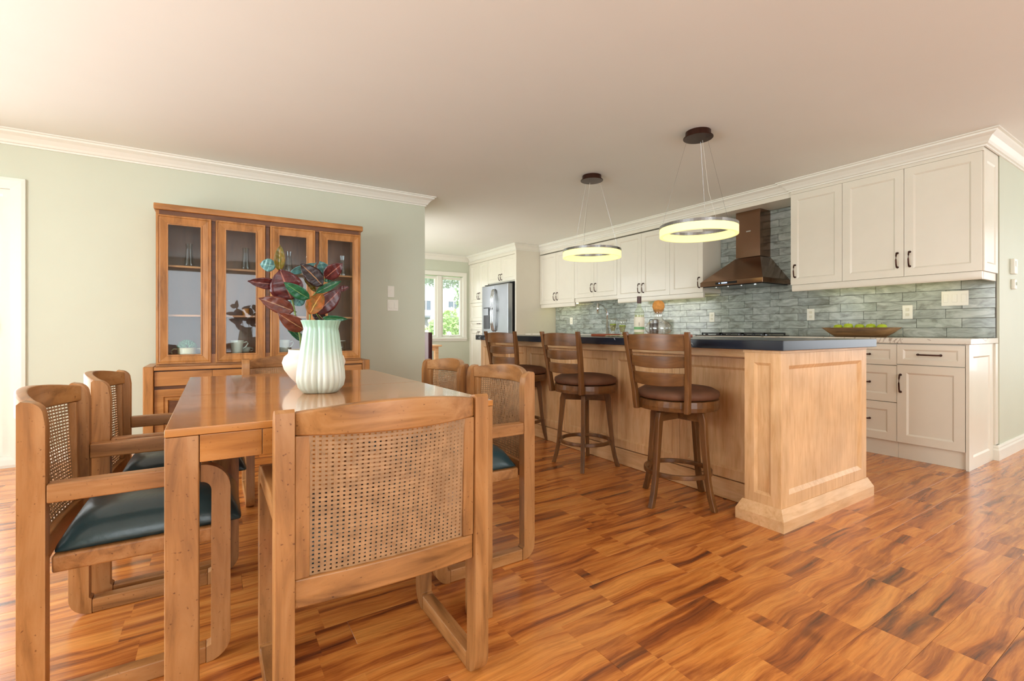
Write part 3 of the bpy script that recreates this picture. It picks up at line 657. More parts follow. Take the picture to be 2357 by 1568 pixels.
# decanter
t = thing('glass_decanter', 'round clear glass decanter with cork ball stopper on the wooden board', 'decanter', (2.72, 2.31, ZI+.02))
bm = nb(); lathe(bm, [(.045, 0), (.075, .006), (.095, .03), (.092, .06), (.07, .088), (.038, .105), (.028, .118), (.032, .15), (.040, .178), (.0385, .178), (.030, .15), (.026, .118), (.036, .103), (.068, .086), (.089, .06), (.092, .03), (.072, .008), (.04, .003)], 32); obj('glass_body', bm, glass_mat('thick_glass', (.96, .96, .95, 1), 2.0), t, smooth=True)
bm = nb(); lathe(bm, [(.003, .15), (.022, .152), (.030, .165), (.036, .178), (.043, .198), (.040, .222), (.027, .240), (.004, .246)], 24); obj('cork_ball', bm, plain('cork', (206, 142, 66), .7, var=.15, nscale=60), t, smooth=True)
t = tag(obj('cutting_board', bx(nb(), 2.55, 2.88, 2.14, 2.44, ZI, ZI+.0195), wood('board', 'y'), bevel=.004), 'red-brown wooden board under the glass decanter', 'cutting board')
t = tag(obj('cutting_board', bx(nb(), 2.62, 2.84, 2.74, 2.92, ZI, ZI+.0195), wood('board', 'y'), bevel=.004), 'small red-brown wooden board left of the wine glasses', 'cutting board')
g0 = thing('cocktail_glass', 'left tumbler of the pair with lime slice on the island', 'glass', (2.74, 2.79, ZI+.02), group='tall tumblers with lime drinks')
obj('glass_body', lathe(nb(), [(.020, 0), (.024, .004), (.018, .012), (.020, .03), (.036, .10), (.038, .125), (.0365, .125), (.034, .1), (.018, .032), (.012, .02)], 24), glass_mat('tumbler_glass', (.95, .97, .96, 1), 2.3), g0, smooth=True)
obj('drink', lathe(nb(), [(.010, .021), (.018, .034), (.028, .072)], 20), glass_mat('lemon_drink', (.98, .90, .66, 1), 1.2), g0, smooth=True)
lm = obj('lime_slice', lathe(nb(), [(.024, .070), (.026, .072), (.026, .079), (.024, .081)], 20), plain('lime_green', (176, 196, 60), .4), g0, smooth=False)
dup(g0, (2.755, 2.70, ZI+.009), .7, 'right tumbler of the pair with lime slice on the island')
bm = nb(); rnd = random.Random(5); N = 18; V = {}
for i in range(N+1):
    for j in range(12):
        x = 2.60+.20*j/11; y = 2.46+.27*i/N
        V[i, j] = bm.verts.new((x+.006*math.sin(i*1.3), y, ZI+.003+.004*abs(math.sin(i*.9+j*.5))+.003*abs(math.sin(j*1.1))))
for i in range(N):
    for j in range(11): bm.faces.new((V[i, j], V[i+1, j], V[i+1, j+1], V[i, j+1]))
o = obj('tea_towel', bm, plain('sage_linen', (196, 196, 160), .9, var=.1, nscale=60), smooth=True); tag(o, 'rumpled pale sage tea towel beside the wine bottle', 'towel')
sm = o.modifiers.new('t', 'SOLIDIFY'); sm.thickness = .002
o = thing('lime_half', 'cut lime half lying between the glasses and the bottle', 'lime', (2.67, 2.585, ZI+.0105))
obj('peel', lathe(nb(), [(.004, 0), (.018, .003), (.026, .014), (.026, .018)], 20), plain('lime_peel', (120, 160, 40), .4), o, smooth=True)
obj('flesh', lathe(nb(), [(.024, .0181), (.024, .0195)], 20), plain('lime_flesh', (200, 214, 110), .4), o)

# ------------------------------------------------------------ pendants
def pendant(label, x, y, zr=1.70, rot=0):
    t = thing('pendant_light', label, 'pendant light', (x, y, zr), rot, group='ring pendant lights over the island')
    obj('metal_ring', bx_ring(.238, .266, .0065, .028), M_STEEL, t)
    obj('light_diffuser', bx_ring(.240, .2645, -.046, .006), glow('ring_glow', (1.0, .86, .34), 1.2), t)
    obj('canopy', lathe(nb(), [(.100, CEIL-zr-.048), (.102, CEIL-zr-.046), (.102, CEIL-zr-.042), (.088, CEIL-zr-.040), (.086, CEIL-zr-.001)], 40), M_BRONZE, t)
    obj('power_cord', tube(nb(), [(.05, 0, CEIL-zr-.049), (.15, .02, CEIL-zr-.4), (.25, 0, .028)], .0008, 6), M_WHITEP, t)
    for k in range(3):
        a = k*2*PI/3+.4; obj('wire', tube(nb(), [(.075*math.cos(a), .075*math.sin(a), CEIL-zr-.048), (.252*math.cos(a), .252*math.sin(a), .028)], .0006, 6), M_STEEL, t)
    return t
def bx_ring(r0, r1, z0, z1): return torus_band(nb(), r0, r1, z0, z1, 72)
pendant('glowing ring pendant light nearer the range hood, on the right', 2.934, 2.136, 1.70)
pendant('smaller-looking glowing ring pendant light further left, towards the fridge', 2.945, 3.27, 1.69, 1.2)

# ------------------------------------------------------------ bar stools
SX, SY, SZ = wood('stool', 'x'), wood('stool', 'y'), wood('stool', 'z')
def make_stool(label):
    t = thing('bar_stool', label, 'bar stool', group='swivel bar stools at the island')
    # local: seat faces +x, back at -x
    obj('seat_rim', lathe(nb(), [(.205, .535), (.222, .538), (.225, .56), (.222, .592), (.205, .595)], 48), SX, t)
    obj('swivel_plate', lathe(nb(), [(.10, .526), (.10, .5345)], 24), M_BLACK, t)
    bm = nb(); lathe(bm, [(.19, .5955), (.218, .60), (.226, .615), (.222, .635), (.19, .652), (.12, .662), (.03, .665)], 48); obj('seat_cushion', bm, M_SUEDE, t, smooth=True)
    def frame(z):        # upright line: x offset & half width as z rises
        f = (z-.55)/.42; return -.192-.045*f-.02*math.sin(f*PI)*-1*.0, .150+.032*f
    for s in (-1, 1):
        pts, wv, hv = [], [], []
        for k in range(11):
            z = .535+k*.0435; x, w = frame(z); lean = .03*max(0, (z-.6)/.4)**2
            pts.append((x-lean, s*w, z)); wv.append((.021 if k < 2 else .018 if k < 9 else .014, 0, 0)); hv.append((0, .0125, 0))
        obj('upright', sweep_bar(nb(), pts, wv, hv), SZ, t, bevel=.004)
    for z, h in ((.912, .040), (.812, .029), (.718, .032)):
        if h == 0: continue
        x, w = frame(z); lean = .03*max(0, (z-.6)/.4)**2; w -= .011; pts = []
        for k in range(11):
            u = -1+2*k/10; pts.append((x-lean-.045*(1-u*u)+.0, u*w, z+.004*(1-u*u)*(1 if h > .035 else -1)))
        obj('back_slat', sweep_bar(nb(), pts, (.0075, 0, 0), [(-.05*h, 0, h*(1+.12*(1-(-1+2*k/10)**2)))for k in range(11)]), SY, t, bevel=.003)
    return t
def stool_base(t, rot, frm=None):
    c, s_ = math.cos(rot), math.sin(rot)
    out = []
    for k in range(4):
        a = rot+PI/4+k*PI/2; ca, sa = math.cos(a), math.sin(a); pts, wv, hv = [], [], []
        for z, r, w in ((.524, .150, .022), (.48, .164, .021), (.40, .170, .018), (.28, .182, .016), (.16, .194, .015), (.07, .211, .015), (.0, .232, .015)):
            pts.append((r*ca, r*sa, z)); wv.append((w*ca, w*sa, 0)); hv.append((-sa*.014, ca*.014, 0))
        out.append(obj('leg', sweep_bar(nb(), pts, wv, hv), SZ, t, bevel=.004))
    for k in range(2):
        a = rot+PI/4+k*PI/2; bm = nb(); z = .497 if k else .4969
        sweep_bar(bm, [(-.15*math.cos(a), -.15*math.sin(a), z), (.15*math.cos(a), .15*math.sin(a), z)], (-math.sin(a)*.012, math.cos(a)*.012, 0), (0, 0, .027)); obj('cross_rail', bm, SX, t, bevel=.003)
    obj('foot_ring', torus_band(nb(), .170, .188, .165, .190, 48), SX, t, bevel=.003)
    return out
s3 = make_stool('nearest bar stool, ladder back turned to the camera'); stool_base(s3, math.radians(45-10)); s3.location = (2.27, 1.79, 0); s3.rotation_euler = (0, 0, math.radians(12))
s2 = make_stool('middle bar stool at the island'); stool_base(s2, math.radians(-6)); s2.location = (2.30, 2.625, 0); s2.rotation_euler = (0, 0, math.radians(5))
s1 = dup(s2, (2.335, 3.53, 0), math.radians(12), 'farthest bar stool, partly hidden behind the cane dining chair')

# ------------------------------------------------------------ dining chairs
CX_, CY_, CZ_ = wood('chair', 'x'), wood('chair', 'y'), wood('chair', 'z')
M_CANE = cane_mat()
def make_chair(label):
    t = thing('dining_chair', label, 'dining chair', group='cane-back armchairs around the dining table')
    Wd, T = .272, .041; YB_, YF = -.235, .225
    for s in (-1, 1):
        a, b = (s*Wd, s*(Wd-T)) if s < 0 else (Wd-T, Wd)
        a, b = min(a, b), max(a, b)
        # back post, rounded at the foot and at the top front
        post = arc(YB_+.06, .06, .06, 180, 270) + [(YB_+.061, 0), (YB_+.061, .05), (YB_+.054, .056)] + [(YB_+.054, .735)] + arc(YB_+.014, .762, .036, 0, 90)[1:] + [(YB_+.008, .800), (YB_, .792)]
        obj('back_post', prism(nb(), post, 'x', a, b), CZ_, t, bevel=.005, seg=2)
        obj('runner', bx(nb(), a+.0005, b-.0005, YB_+.0612, YF-.0612, 0, .048), CY_, t, bevel=.004)
        leg = [(YF-.061, 0)] + arc(YF-.06, .06, .06, 270, 360) + [(YF, .51)] + arc(YF-.075, .51, .075, 0, 90, 8) + [(YF-.0755, .535)] + arc(YF-.0755, .508, .027, 90, 0, 5)[1:] + [(YF-.050, .05), (YF-.061, .047)]
        obj('front_leg', prism(nb(), leg, 'x', a, b), CZ_, t, bevel=.005, seg=2)
        obj('arm', bx(nb(), a, b, YB_+.0545, YF-.0762, .535, .585), CY_, t, bevel=.005, seg=2)
    Wi = Wd-T-.0005
    def bow(u, k=.05): return -k*(1-u*u)
    K = 12; us = [-1+2*k/K for k in range(K+1)]
    def railbar(name, zc, hh, crown, yb, th, bk):
        pts = [(u*Wi, YB_+yb+bow(u, bk), zc+crown*(1-u*u)/2) for u in us]
        hv = [(0, 0, hh+crown*(1-u*u)/2) for u in us]
        return obj(name, sweep_bar(nb(), pts, (0, th, 0), hv), CX_, t, bevel=.005)
    railbar('top_rail', .764, .026, .024, .022, .014, .068)
    railbar('back_rail', .372, .034, 0, .027, .013, .014)
    for s in (-1, 1):
        pts = [(s*(Wi-.0165), YB_+.0255-.07*bk, z) for z, bk in ((.4065, .06), (.7375, .13))]
        obj('stile', sweep_bar(nb(), pts, (.016, 0, 0), (0, .011, 0)), CZ_, t, bevel=.003)
    # cane weave: real strands, two layers alternating
    bm = nb(); z0, z1 = .407, .738; x1 = Wi-.034
    cy = lambda x, z: YB_+.0245+bow(x/Wi, .014+.054*(z-.407)/.331)
    nx, nz = 30, 32
    for i in range(nx+1):
        x = -x1+2*x1*i/nx
        pts = [(x, cy(x, z0+(z1-z0)*q/6)+(.0008 if (i+q) % 2 else -.0008), z0+(z1+.012*(1-(x/Wi)**2)-z0)*q/6) for q in range(7)]
        sweep_bar(bm, pts, (.0043, 0, 0), (0, .0005, 0))
    for j in range(nz+1):
        z = z0+(z1-z0)*j/nz
        pts = [(-x1+2*x1*q/16, cy(-x1+2*x1*q/16, z)+(.0009 if (j+q) % 2 else -.0009), z) for q in range(17)]
        sweep_bar(bm, pts, (0, .0005, 0), (0, 0, .0031))
    obj('cane_panel', bm, M_CANE, t, stuff=True)
    # seat
    obj('seat_frame', bx(nb(), -Wi, Wi, YB_+.056, YF-.02, .338, .384), CX_, t, bevel=.006)
    bm = nb(); nxs, nys = 12, 12; V = {}
    def sp(i, j, top):
        u = -1+2*i/nxs; v = -1+2*j/nys
        x = u*(Wi-.003); y = (YB_+.05)+(YF+.038-(YB_+.05))*(v+1)/2
        e = (1-abs(u)**5)*(1-abs(v)**5)
        ys = y if v < .8 else y
        return (x*(1-.02*(1-e)), ys, (.386+.034*e**.3+.062*e**.6) if top else .386)
    for i in range(nxs+1):
        for j in range(nys+1):
            V[i, j] = bm.verts.new(sp(i, j, True))
    for i in range(nxs):
        for j in range(nys): bm.faces.new((V[i, j], V[i+1, j], V[i+1, j+1], V[i, j+1]))
    ring = [V[i, 0] for i in range(nxs)]+[V[nxs, j] for j in range(nys)]+[V[i, nys] for i in range(nxs, 0, -1)]+[V[0, j] for j in range(nys, 0, -1)]
    lo = [bm.verts.new((v.co.x*.99, v.co.y*.99, .3845)) for v in ring]
    k = len(ring)
    for i in range(k): bm.faces.new((ring[i], lo[i], lo[(i+1) % k], ring[(i+1) % k]))
    bm.faces.new(lo); obj('seat_cushion', bm, M_LEATHER, t, smooth=True, sub=1)
    return t
ch = make_chair('cane-back armchair nearest the camera, its back towards us')
ch.location = (.388, 1.40, 0)
dup(ch, (-.18, 1.925, 0), -PI/2, 'armchair with teal seat at the left side, nearer the camera')
dup(ch, (-.135, 2.505, 0), -PI/2, 'armchair at the left side, farther from the camera, beside the hutch')
dup(ch, (.94, 1.94, 0), PI/2, 'armchair at the right side of the table, nearer the camera')
dup(ch, (.925, 2.53, 0), PI/2, 'armchair at the right side of the table, farther from the camera')
dup(ch, (.425, 3.165, 0), PI, 'armchair at the far end of the table, in front of the hutch')

# ------------------------------------------------------------ dining table
TX, TY, TZ = wood('table', 'x'), wood('table', 'y'), wood('table', 'z')
LZ = wood('chair', 'z')
t = thing('dining_table', 'glossy amber wooden dining table with square legs', 'dining table', (.355, 2.13, 0))
x0, x1, y0, y1 = -.098, .806, 1.39, 2.88
obj('tabletop', bx(nb(), x0, x1, y0, 2.0685, .7225, .742), TX, t, world=True, bevel=.002)
obj('tabletop', bx(nb(), x0, x1, 2.0695, y1, .7225, .742), TX, t, world=True, bevel=.002)
for a, b in ((x0, x0+.069), (x1-.069, x1)):
    for c, d in ((y0, y0+.075), (y1-.075, y1)): obj('leg', bx(nb(), a, b, c+.001, d, 0, .7215), LZ, t, world=True, bevel=.003)
for y in (y0, y1-.02):
    for a, b in ((x0+.0705, .1085), (.110, .598), (.5995, x1-.0705)): obj('apron', bx(nb(), a, b, y+.002, y+.02, .654, .7215), TX, t, world=True, bevel=.0015)
for x in (x0, x1-.02): obj('apron', bx(nb(), x+.002, x+.02, y0+.0765, y1-.0765, .654, .7215), TY, t, world=True, bevel=.0015)
ZT = .7422

# ------------------------------------------------------------ vase
bm = nb(); prof = [(.058, 0), (.066, .003), (.080, .022), (.086, .05), (.084, .08), (.077, .13), (.070, .18), (.0635, .225), (.0615, .242), (.064, .255), (.070, .272), (.071, .275), (.068, .275), (.060, .252), (.060, .2), (.068, .12)]
NV = 144; rings = []; th0 = math.radians(-68)
for R, z in prof:
    ring = []
    lob = .44*(1-.25*max(0, (z-.2))/.075); 
    for i in range(NV):
        a = 2*PI*i/NV; best = 0
        for q in range(4):
            b = a-th0-q*PI/2; d, rr_ = lob*R, (1.06-lob)*R
            s2_ = rr_*rr_-(d*math.sin(b))**2
            if s2_ > 0: best = max(best, d*math.cos(b)+math.sqrt(s2_))
        amp = .085 if .01 < z < .24 else .03
        rib = 1+amp*(abs(math.cos(a*12))-.5)
        ring.append(bm.verts.new((best*rib*math.cos(a), best*rib*math.sin(a), z)))
    rings.append(ring)
for a, b in zip(rings, rings[1:]):
    for i in range(NV): bm.faces.new((a[i], a[(i+1) % NV], b[(i+1) % NV], b[i]))
bm.faces.new(rings[0][::-1]); bm.faces.new(rings[-1])
o = obj('mint_vase', bm, vase_mat(), smooth=True); o.location = (.352, 1.925, ZT); tag(o, 'ribbed pale mint glass vase with lobed sides on the table', 'vase')

# ------------------------------------------------------------ potted rubber plant
pc = Vector((.385, 2.262, ZT))
t = thing('potted_rubber_plant', 'burgundy rubber plant in a round white pot behind the vase', 'plant', pc)
bm = nb(); lathe(bm, [(.068, 0), (.075, .002), (.100, .030), (.124, .065), (.132, .095), (.124, .120), (.108, .134), (.106, .147), (.108, .152), (.100, .152), (.098, .13)], 48)
obj('pot', bm, plain('cream_ceramic', (236, 228, 212), .5, var=.02, bump=.05), t, smooth=True)
obj('moss', lathe(nb(), [(.097, .131), (.096, .140), (.06, .148), (.01, .150)], 24), plain('moss', (150, 150, 40), .9, var=.3, nscale=60, bump=.6), t, smooth=True)
cs, cc = .53577, .84437
def W3(cxp, cyp, dy=0):
    """plan position of a leaf point: crop position on a plane 2.25 m out, pushed dy deeper"""
    px, py = 560+cxp/3.92, 540+cyp/3.92; r = (px-1178.5)/1085; y = 2.26+dy
    k = y/(cc-r*cs); return Vector(((cs+r*cc)*k, y, .98-(py-760)/1085*k))
def local(v): return v-pc
G = ((28, 84, 60), (52, 112, 84), (150, 160, 90)); LM = {
 'burg': leaf_mat('burgundy_leaf', (58, 16, 22), (96, 34, 34), (170, 110, 90)),
 'brown': leaf_mat('bronze_leaf', (92, 42, 34), (126, 66, 50), (190, 150, 110)),
 'dark': leaf_mat('dark_leaf', (18, 12, 18), (44, 18, 24), (190, 140, 90)),
 'green': leaf_mat('green_leaf', (10, 70, 44), (24, 100, 62), (120, 150, 90)),
 'teal': leaf_mat('teal_leaf', (58, 104, 104), (104, 150, 146), (130, 170, 150)),
 'olive': leaf_mat('olive_leaf', (78, 84, 22), (130, 96, 30), (190, 170, 90)),
 'orange': leaf_mat('orange_leaf', (108, 78, 20), (168, 84, 30), (210, 170, 90))}
leaves = [((325, 325), (335, 92), 78, 'olive', 0, .6), ((295, 285), (148, 266), 100, 'teal', .05, .2), ((435, 590), (330, 310), 235, 'burg', -.02, .1),
 ((310, 455), (38, 420), 86, 'burg', 0, .5), ((597, 580), (365, 430), 95, 'green', -.07, .3), ((455, 692), (136, 573), 122, 'brown', -.01, .3),
 ((552, 858), (308, 702), 120, 'brown', -.04, .3), ((545, 965), (384, 832), 60, 'green', .03, .5), ((450, 640), (328, 548), 100, 'teal', .05, .1),
 ((470, 640), (545, 545), 90, 'teal', .05, .2), ((425, 345), (664, 254), 62, 'teal', .04, .3), ((715, 462), (513, 262), 128, 'dark', -.03, .1),
 ((742, 372), (690, 238), 105, 'teal', .05, .2), ((738, 392), (898, 258), 118, 'burg', 0, .2), ((728, 422), (832, 376), 46, 'green', .03, .3),
 ((655, 528), (886, 418), 62, 'green', .0, .5), ((850, 502), (960, 474), 48, 'burg', .03, .3), ((655, 712), (884, 488), 138, 'burg', .01, .15),
 ((600, 720), (716, 528), 128, 'orange', -.04, .2), ((725, 772), (628, 655), 95, 'dark', .02, .2), ((715, 752), (948, 762), 52, 'green', -.02, .5),
 ((655, 515), (540, 392), 42, 'olive', .04, .4), ((440, 560), (500, 480), 70, 'burg', .03, .2)]
rl = random.Random(11)
def leaf(b, tip, wpx, mat, dy, fold):
    B = local(W3(*b, dy=dy)); Tp = local(W3(*tip, dy=dy+rl.uniform(-.05, .03))); ax = (Tp-B); L = ax.length; ax.normalize()
    view = (Vector((0, 0, .98))-(pc+B)).normalized(); side = ax.cross(view).normalized(); nrm = side.cross(ax).normalized()
    tw = rl.uniform(-.35, .35); side, nrm = side*math.cos(tw)+nrm*math.sin(tw), nrm*math.cos(tw)-side*math.sin(tw)
    w = 1.18*wpx/3.92/1085*2.15/2/max(.8, math.cos(tw)); bm = nb(); uvl = bm.loops.layers.uv.new('UVMap'); NU, NV_ = 14, 8; V = {}
    for i in range(NU+1):
        u = i/NU; ww = w*(math.sin(PI*min(1, u**.82))**.72 if 0 < u < 1 else .02)*(1-.12*u)
        if u > .88: ww *= (1-u)/.12*.75+.25
        for j in range(NV_+1):
            v = -1+2*j/NV_
            p = B+ax*(L*u)+side*(ww*v)+nrm*(fold*ww*abs(v)*.55-.035*math.sin(PI*u)*L*1.2*0+L*.07*math.sin(PI*u)+.002*math.sin(u*25+v*2))
            V[i, j] = (bm.verts.new(p), u, (v+1)/2)
    for i in range(NU):
        for j in range(NV_):
            q = [V[i, j], V[i+1, j], V[i+1, j+1], V[i, j+1]]; f = bm.faces.new([x[0] for x in q])
            for lp, x in zip(f.loops, q): lp[uvl].uv = (x[1], x[2])
    bmesh.ops.recalc_face_normals(bm, faces=bm.faces[:])
    o = obj('leaf', bm, LM[mat], t, smooth=True); s = o.modifiers.new('s', 'SOLIDIFY'); s.thickness = .0012; return o
for lf in leaves: leaf(*lf)
M_STEM = plain('plant_stem', (112, 130, 62), .5, var=.15)
def stem(pts, dys, r=.005):
    P_ = [local(W3(*p, dy=d)) for p, d in zip(pts, dys)]; obj('stem', tube(nb(), P_, r, 8, [r*(1-.5*i/len(P_)) for i in range(len(P_))]), M_STEM, t, smooth=True)
stem([(525, 1060), (515, 930), (480, 780), (440, 580), (370, 400), (325, 320)], [0, 0, 0, 0, .02, .01])
stem([(590, 1060), (600, 900), (600, 740), (625, 560), (660, 520), (735, 400)], [.02, .02, .02, .01, .01, .01])
stem([(650, 1060), (690, 880), (690, 760), (650, 700)], [0, 0, 0, 0], .004)
stem([(480, 700), (456, 692)], [0, -.01], .002); stem([(495, 850), (550, 858)], [0, -.03], .002); stem([(625, 560), (597, 580)], [.01, -.06], .002)

# ------------------------------------------------------------ china hutch
HX, HY, HZ_ = wood('hutch', 'x'), wood('hutch', 'y'), wood('hutch', 'z'); HD = wood('hutchdark', 'x')
t = thing('china_hutch', 'tall brown wooden china hutch with four glass doors', 'china cabinet', (.39, 4.5, 0))
yf, yb = 4.40, YH-.018; hx0, hx1 = -.362, 1.152
# base: posts, top, drawers, doors
obj('side_post', bx(nb(), -.428, -.366, 4.30, yb, 0, .712), HZ_, t, world=True, bevel=.006)
obj('side_post', bx(nb(), 1.140, 1.202, 4.30, yb, 0, .712), HZ_, t, world=True, bevel=.006)
obj('base_top', bx(nb(), -.3655, 1.1395, 4.305, yb, .682, .706), HX, t, world=True, bevel=.002)
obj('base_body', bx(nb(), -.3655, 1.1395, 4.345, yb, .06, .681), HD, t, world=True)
obj('plinth', bx(nb(), -.3655, 1.1395, 4.33, 4.344, .0, .08), HX, t, world=True)
dx = [(-.363, -.004), (-.002, .387), (.389, .775), (.777, 1.137)]
for a, b in dx:
    obj('drawer', bx(nb(), a, b, 4.322, 4.3449, .565, .672), HX, t, world=True, bevel=.002)
    bm = nb(); rect_loops(bm, (a, 4.3449, .095), (1, 0, 0), (0, 0, 1), (0, -1, 0), b-a, .445, [(0, 0), (0, .02), (.055, .02), (.06, .012), (.075, .012), (.08, .02), (.085, .006)], cap=True)
    o = obj('door', bm, HX, t, world=True, bevel=.001)
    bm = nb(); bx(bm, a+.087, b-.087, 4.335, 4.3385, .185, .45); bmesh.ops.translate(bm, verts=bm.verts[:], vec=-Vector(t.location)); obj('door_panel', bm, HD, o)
# upper case
for a, b in ((hx0, hx0+.02), (hx1-.02, hx1)): obj('side', bx(nb(), a, b, yf+.022, yb-.011, .7065, 1.885), HZ_, t, world=True)
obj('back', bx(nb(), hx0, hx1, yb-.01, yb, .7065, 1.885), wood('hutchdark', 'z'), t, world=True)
obj('bottom_board', bx(nb(), hx0+.0205, hx1-.0205, yf+.022, yb-.0105, .7065, .790), HX, t, world=True)
obj('crown_board', bx(nb(), hx0-.012, hx1+.012, yf-.012, yb, 1.8855, 1.932), HX, t, world=True, bevel=.006)
obj('top_strip', bx(nb(), hx0+.0205, hx1-.0205, yf+.012, yf+.03, 1.84, 1.885), HD, t, world=True)
doors = [(-.357, -.010), (.019, .369), (.404, .757), (.791, 1.147)]
for i, (a, b) in enumerate(doors):
    bm = nb(); rect_loops(bm, (a, yf+.021, .722), (1, 0, 0), (0, 0, 1), (0, -1, 0), b-a, 1.13, [(0, 0), (0, .018), (.004, .022), (.012, .022), (.014, .016), (.022, .018), (.060, .008), (.062, .013), (.070, .013), (.072, 0)], cap=False)
    d = obj('door', bm, HZ_, t, world=True)
    bm = nb(); bx(bm, a+.0705, b-.0705, yf+.009, yf+.012, .7925, 1.7815); bmesh.ops.translate(bm, verts=bm.verts[:], vec=-Vector(t.location)); obj('glass_pane', bm, glass_mat('cabinet_glass', (.95, .97, .97, 1), 1.25), d)
for xm in (.0045, .3865, .774): obj('divider', bx(nb(), xm-.013, xm+.013, yf+.022, yf+.05, .79, 1.8395), HD, t, world=True)
for z in (1.085, 1.465): obj('shelf', bx(nb(), hx0+.021, hx1-.021, yf+.055, yb-.0105, z, z+.015), HX, t, world=True, bevel=.001)
# things in the hutch
ZB = .7905
bowl_m = plain('cream_glaze', (214, 210, 170), .3); mint_m = plain('pale_mint_glaze', (208, 222, 212), .25)
t = thing('lidded_pot', 'cream bowl planted with green succulents in the leftmost hutch door', 'bowl', (-.175, 4.53, ZB))
obj('bowl', lathe(nb(), [(.055, 0), (.06, .003), (.062, .04), (.064, .05), (.058, .05)], 28), bowl_m, t, smooth=False)
bm = nb(); rs = random.Random(2)
for k in range(120):
    a = rs.uniform(0, 2*PI); e = rs.uniform(.05, 1)*PI/2; r_ = .06; p = Vector((r_*math.cos(a)*math.cos(e), r_*math.sin(a)*math.cos(e), .048+.055*math.sin(e))); n2 = p-Vector((0, 0, .03)); n2.normalize()
    tube(bm, [p-n2*.02, p, p+n2*.012], .005, 5, [.006, .008, .001])
obj('succulent', bm, plain('succulent_green', (86, 150, 116), .5, var=.25, nscale=30), t, smooth=True, stuff=True)
for s in (-1, 1): obj('handle', tube(nb(), [(s*.062, 0, .04), (s*.085, 0, .042), (s*.098, 0, .028), (s*.098, 0, .012), (s*.094, 0, .006)], .005, 8), bowl_m, t, smooth=True)
def mug(label, p, rot=0):
    t = thing('mug', label, 'mug', p, rot, group='pale mugs in the hutch')
    obj('cup', lathe(nb(), [(.036, 0), (.040, .004), (.041, .03), (.046, .075), (.052, .105), (.049, .105), (.040, .05), (.036, .01)], 28), mint_m, t, smooth=True)
    obj('handle', tube(nb(), [(.040, 0, .03), (.065, 0, .05), (.082, 0, .078), (.072, 0, .093), (.046, 0, .085)], .0055, 8), mint_m, t, smooth=True)
    return t
m1 = mug('tall pale mint mug behind the second hutch door', (.168, 4.52, ZB))
dup(m1, (.52, 4.52, ZB), .2, 'pale mint mug behind the third hutch door, partly hidden by the plant')
t = thing('tea_cup', 'small pale teacup beside the mug in the second hutch door', 'cup', (.235, 4.58, ZB))
obj('cup', lathe(nb(), [(.022, 0), (.034, .02), (.038, .045), (.035, .045), (.028, .018)], 24), mint_m, t, smooth=True); obj('handle', tube(nb(), [(.034, 0, .012), (.052, 0, .016), (.056, 0, .034), (.036, 0, .038)], .004, 8), mint_m, t, smooth=True)
t = thing('glass_tumbler', 'clear glass tumbler behind the rightmost hutch door', 'glass', (1.0, 4.52, ZB))
obj('glass_body', lathe(nb(), [(.034, 0), (.036, .004), (.040, .09), (.038, .09), (.033, .008)], 28), glass_mat('tumbler_glass', (.95, .97, .96, 1), 2.3), t, smooth=True)
obj('rim', torus_band(nb(), .0383, .0402, .088, .092, 28), mint_m, t)
CG = glass_mat('crystal', (.90, .93, .94, 1), 1.9)
def decanter(label, x, y):
    t = thing('crystal_vase', label, 'vase', (x, y, 1.4805), group='cut crystal vases on the top hutch shelf')
    bm = nb(); n_ = 30; pr_ = [(.028, 0), (.032, .003), (.034, .02), (.030, .06), (.026, .10), (.022, .15), (.026, .19), (.0245, .19), (.020, .15), (.023, .10), (.026, .03)]
    rg = [[bm.verts.new((r_*(1 if i % 2 else .9)*math.cos(2*PI*i/n_), r_*(1 if i % 2 else .9)*math.sin(2*PI*i/n_), z)) for i in range(n_)] for r_, z in pr_]
    for a, b in zip(rg, rg[1:]):
        for i in range(n_): bm.faces.new((a[i], a[(i+1) % n_], b[(i+1) % n_], b[i]))
    bm.faces.new(rg[0][::-1]); obj('glass_body', bm, CG, t); obj('foot', lathe(nb(), [(.036, 0.0), (.036, .004), (.03, .006)], 24), CG, t)
    return t
c1 = decanter('cut crystal vase at the top left of the hutch', -.16, 4.56)
dup(c1, (.235, 4.56, 1.4805), .3, 'cut crystal vase on the top shelf, second hutch door')
dup(c1, (.565, 4.56, 1.4805), .5, 'cut crystal vase on the top shelf, third hutch door')
dup(c1, (1.02, 4.56, 1.4805), .8, 'cut crystal vase on the top shelf, rightmost hutch door')
t = thing('candle_holder', 'small amber candle holder on the middle hutch shelf', 'candle holder', (.235, 4.56, 1.1005))
obj('cup', lathe(nb(), [(.022, 0), (.026, .004), (.028, .06), (.024, .06), (.022, .01)], 20), plain('amber_glaze', (190, 128, 62), .3), t, smooth=False)
obj('candle', lathe(nb(), [(.020, .012), (.020, .05), (.003, .052)], 16), plain('wax', (232, 220, 190), .5), t)

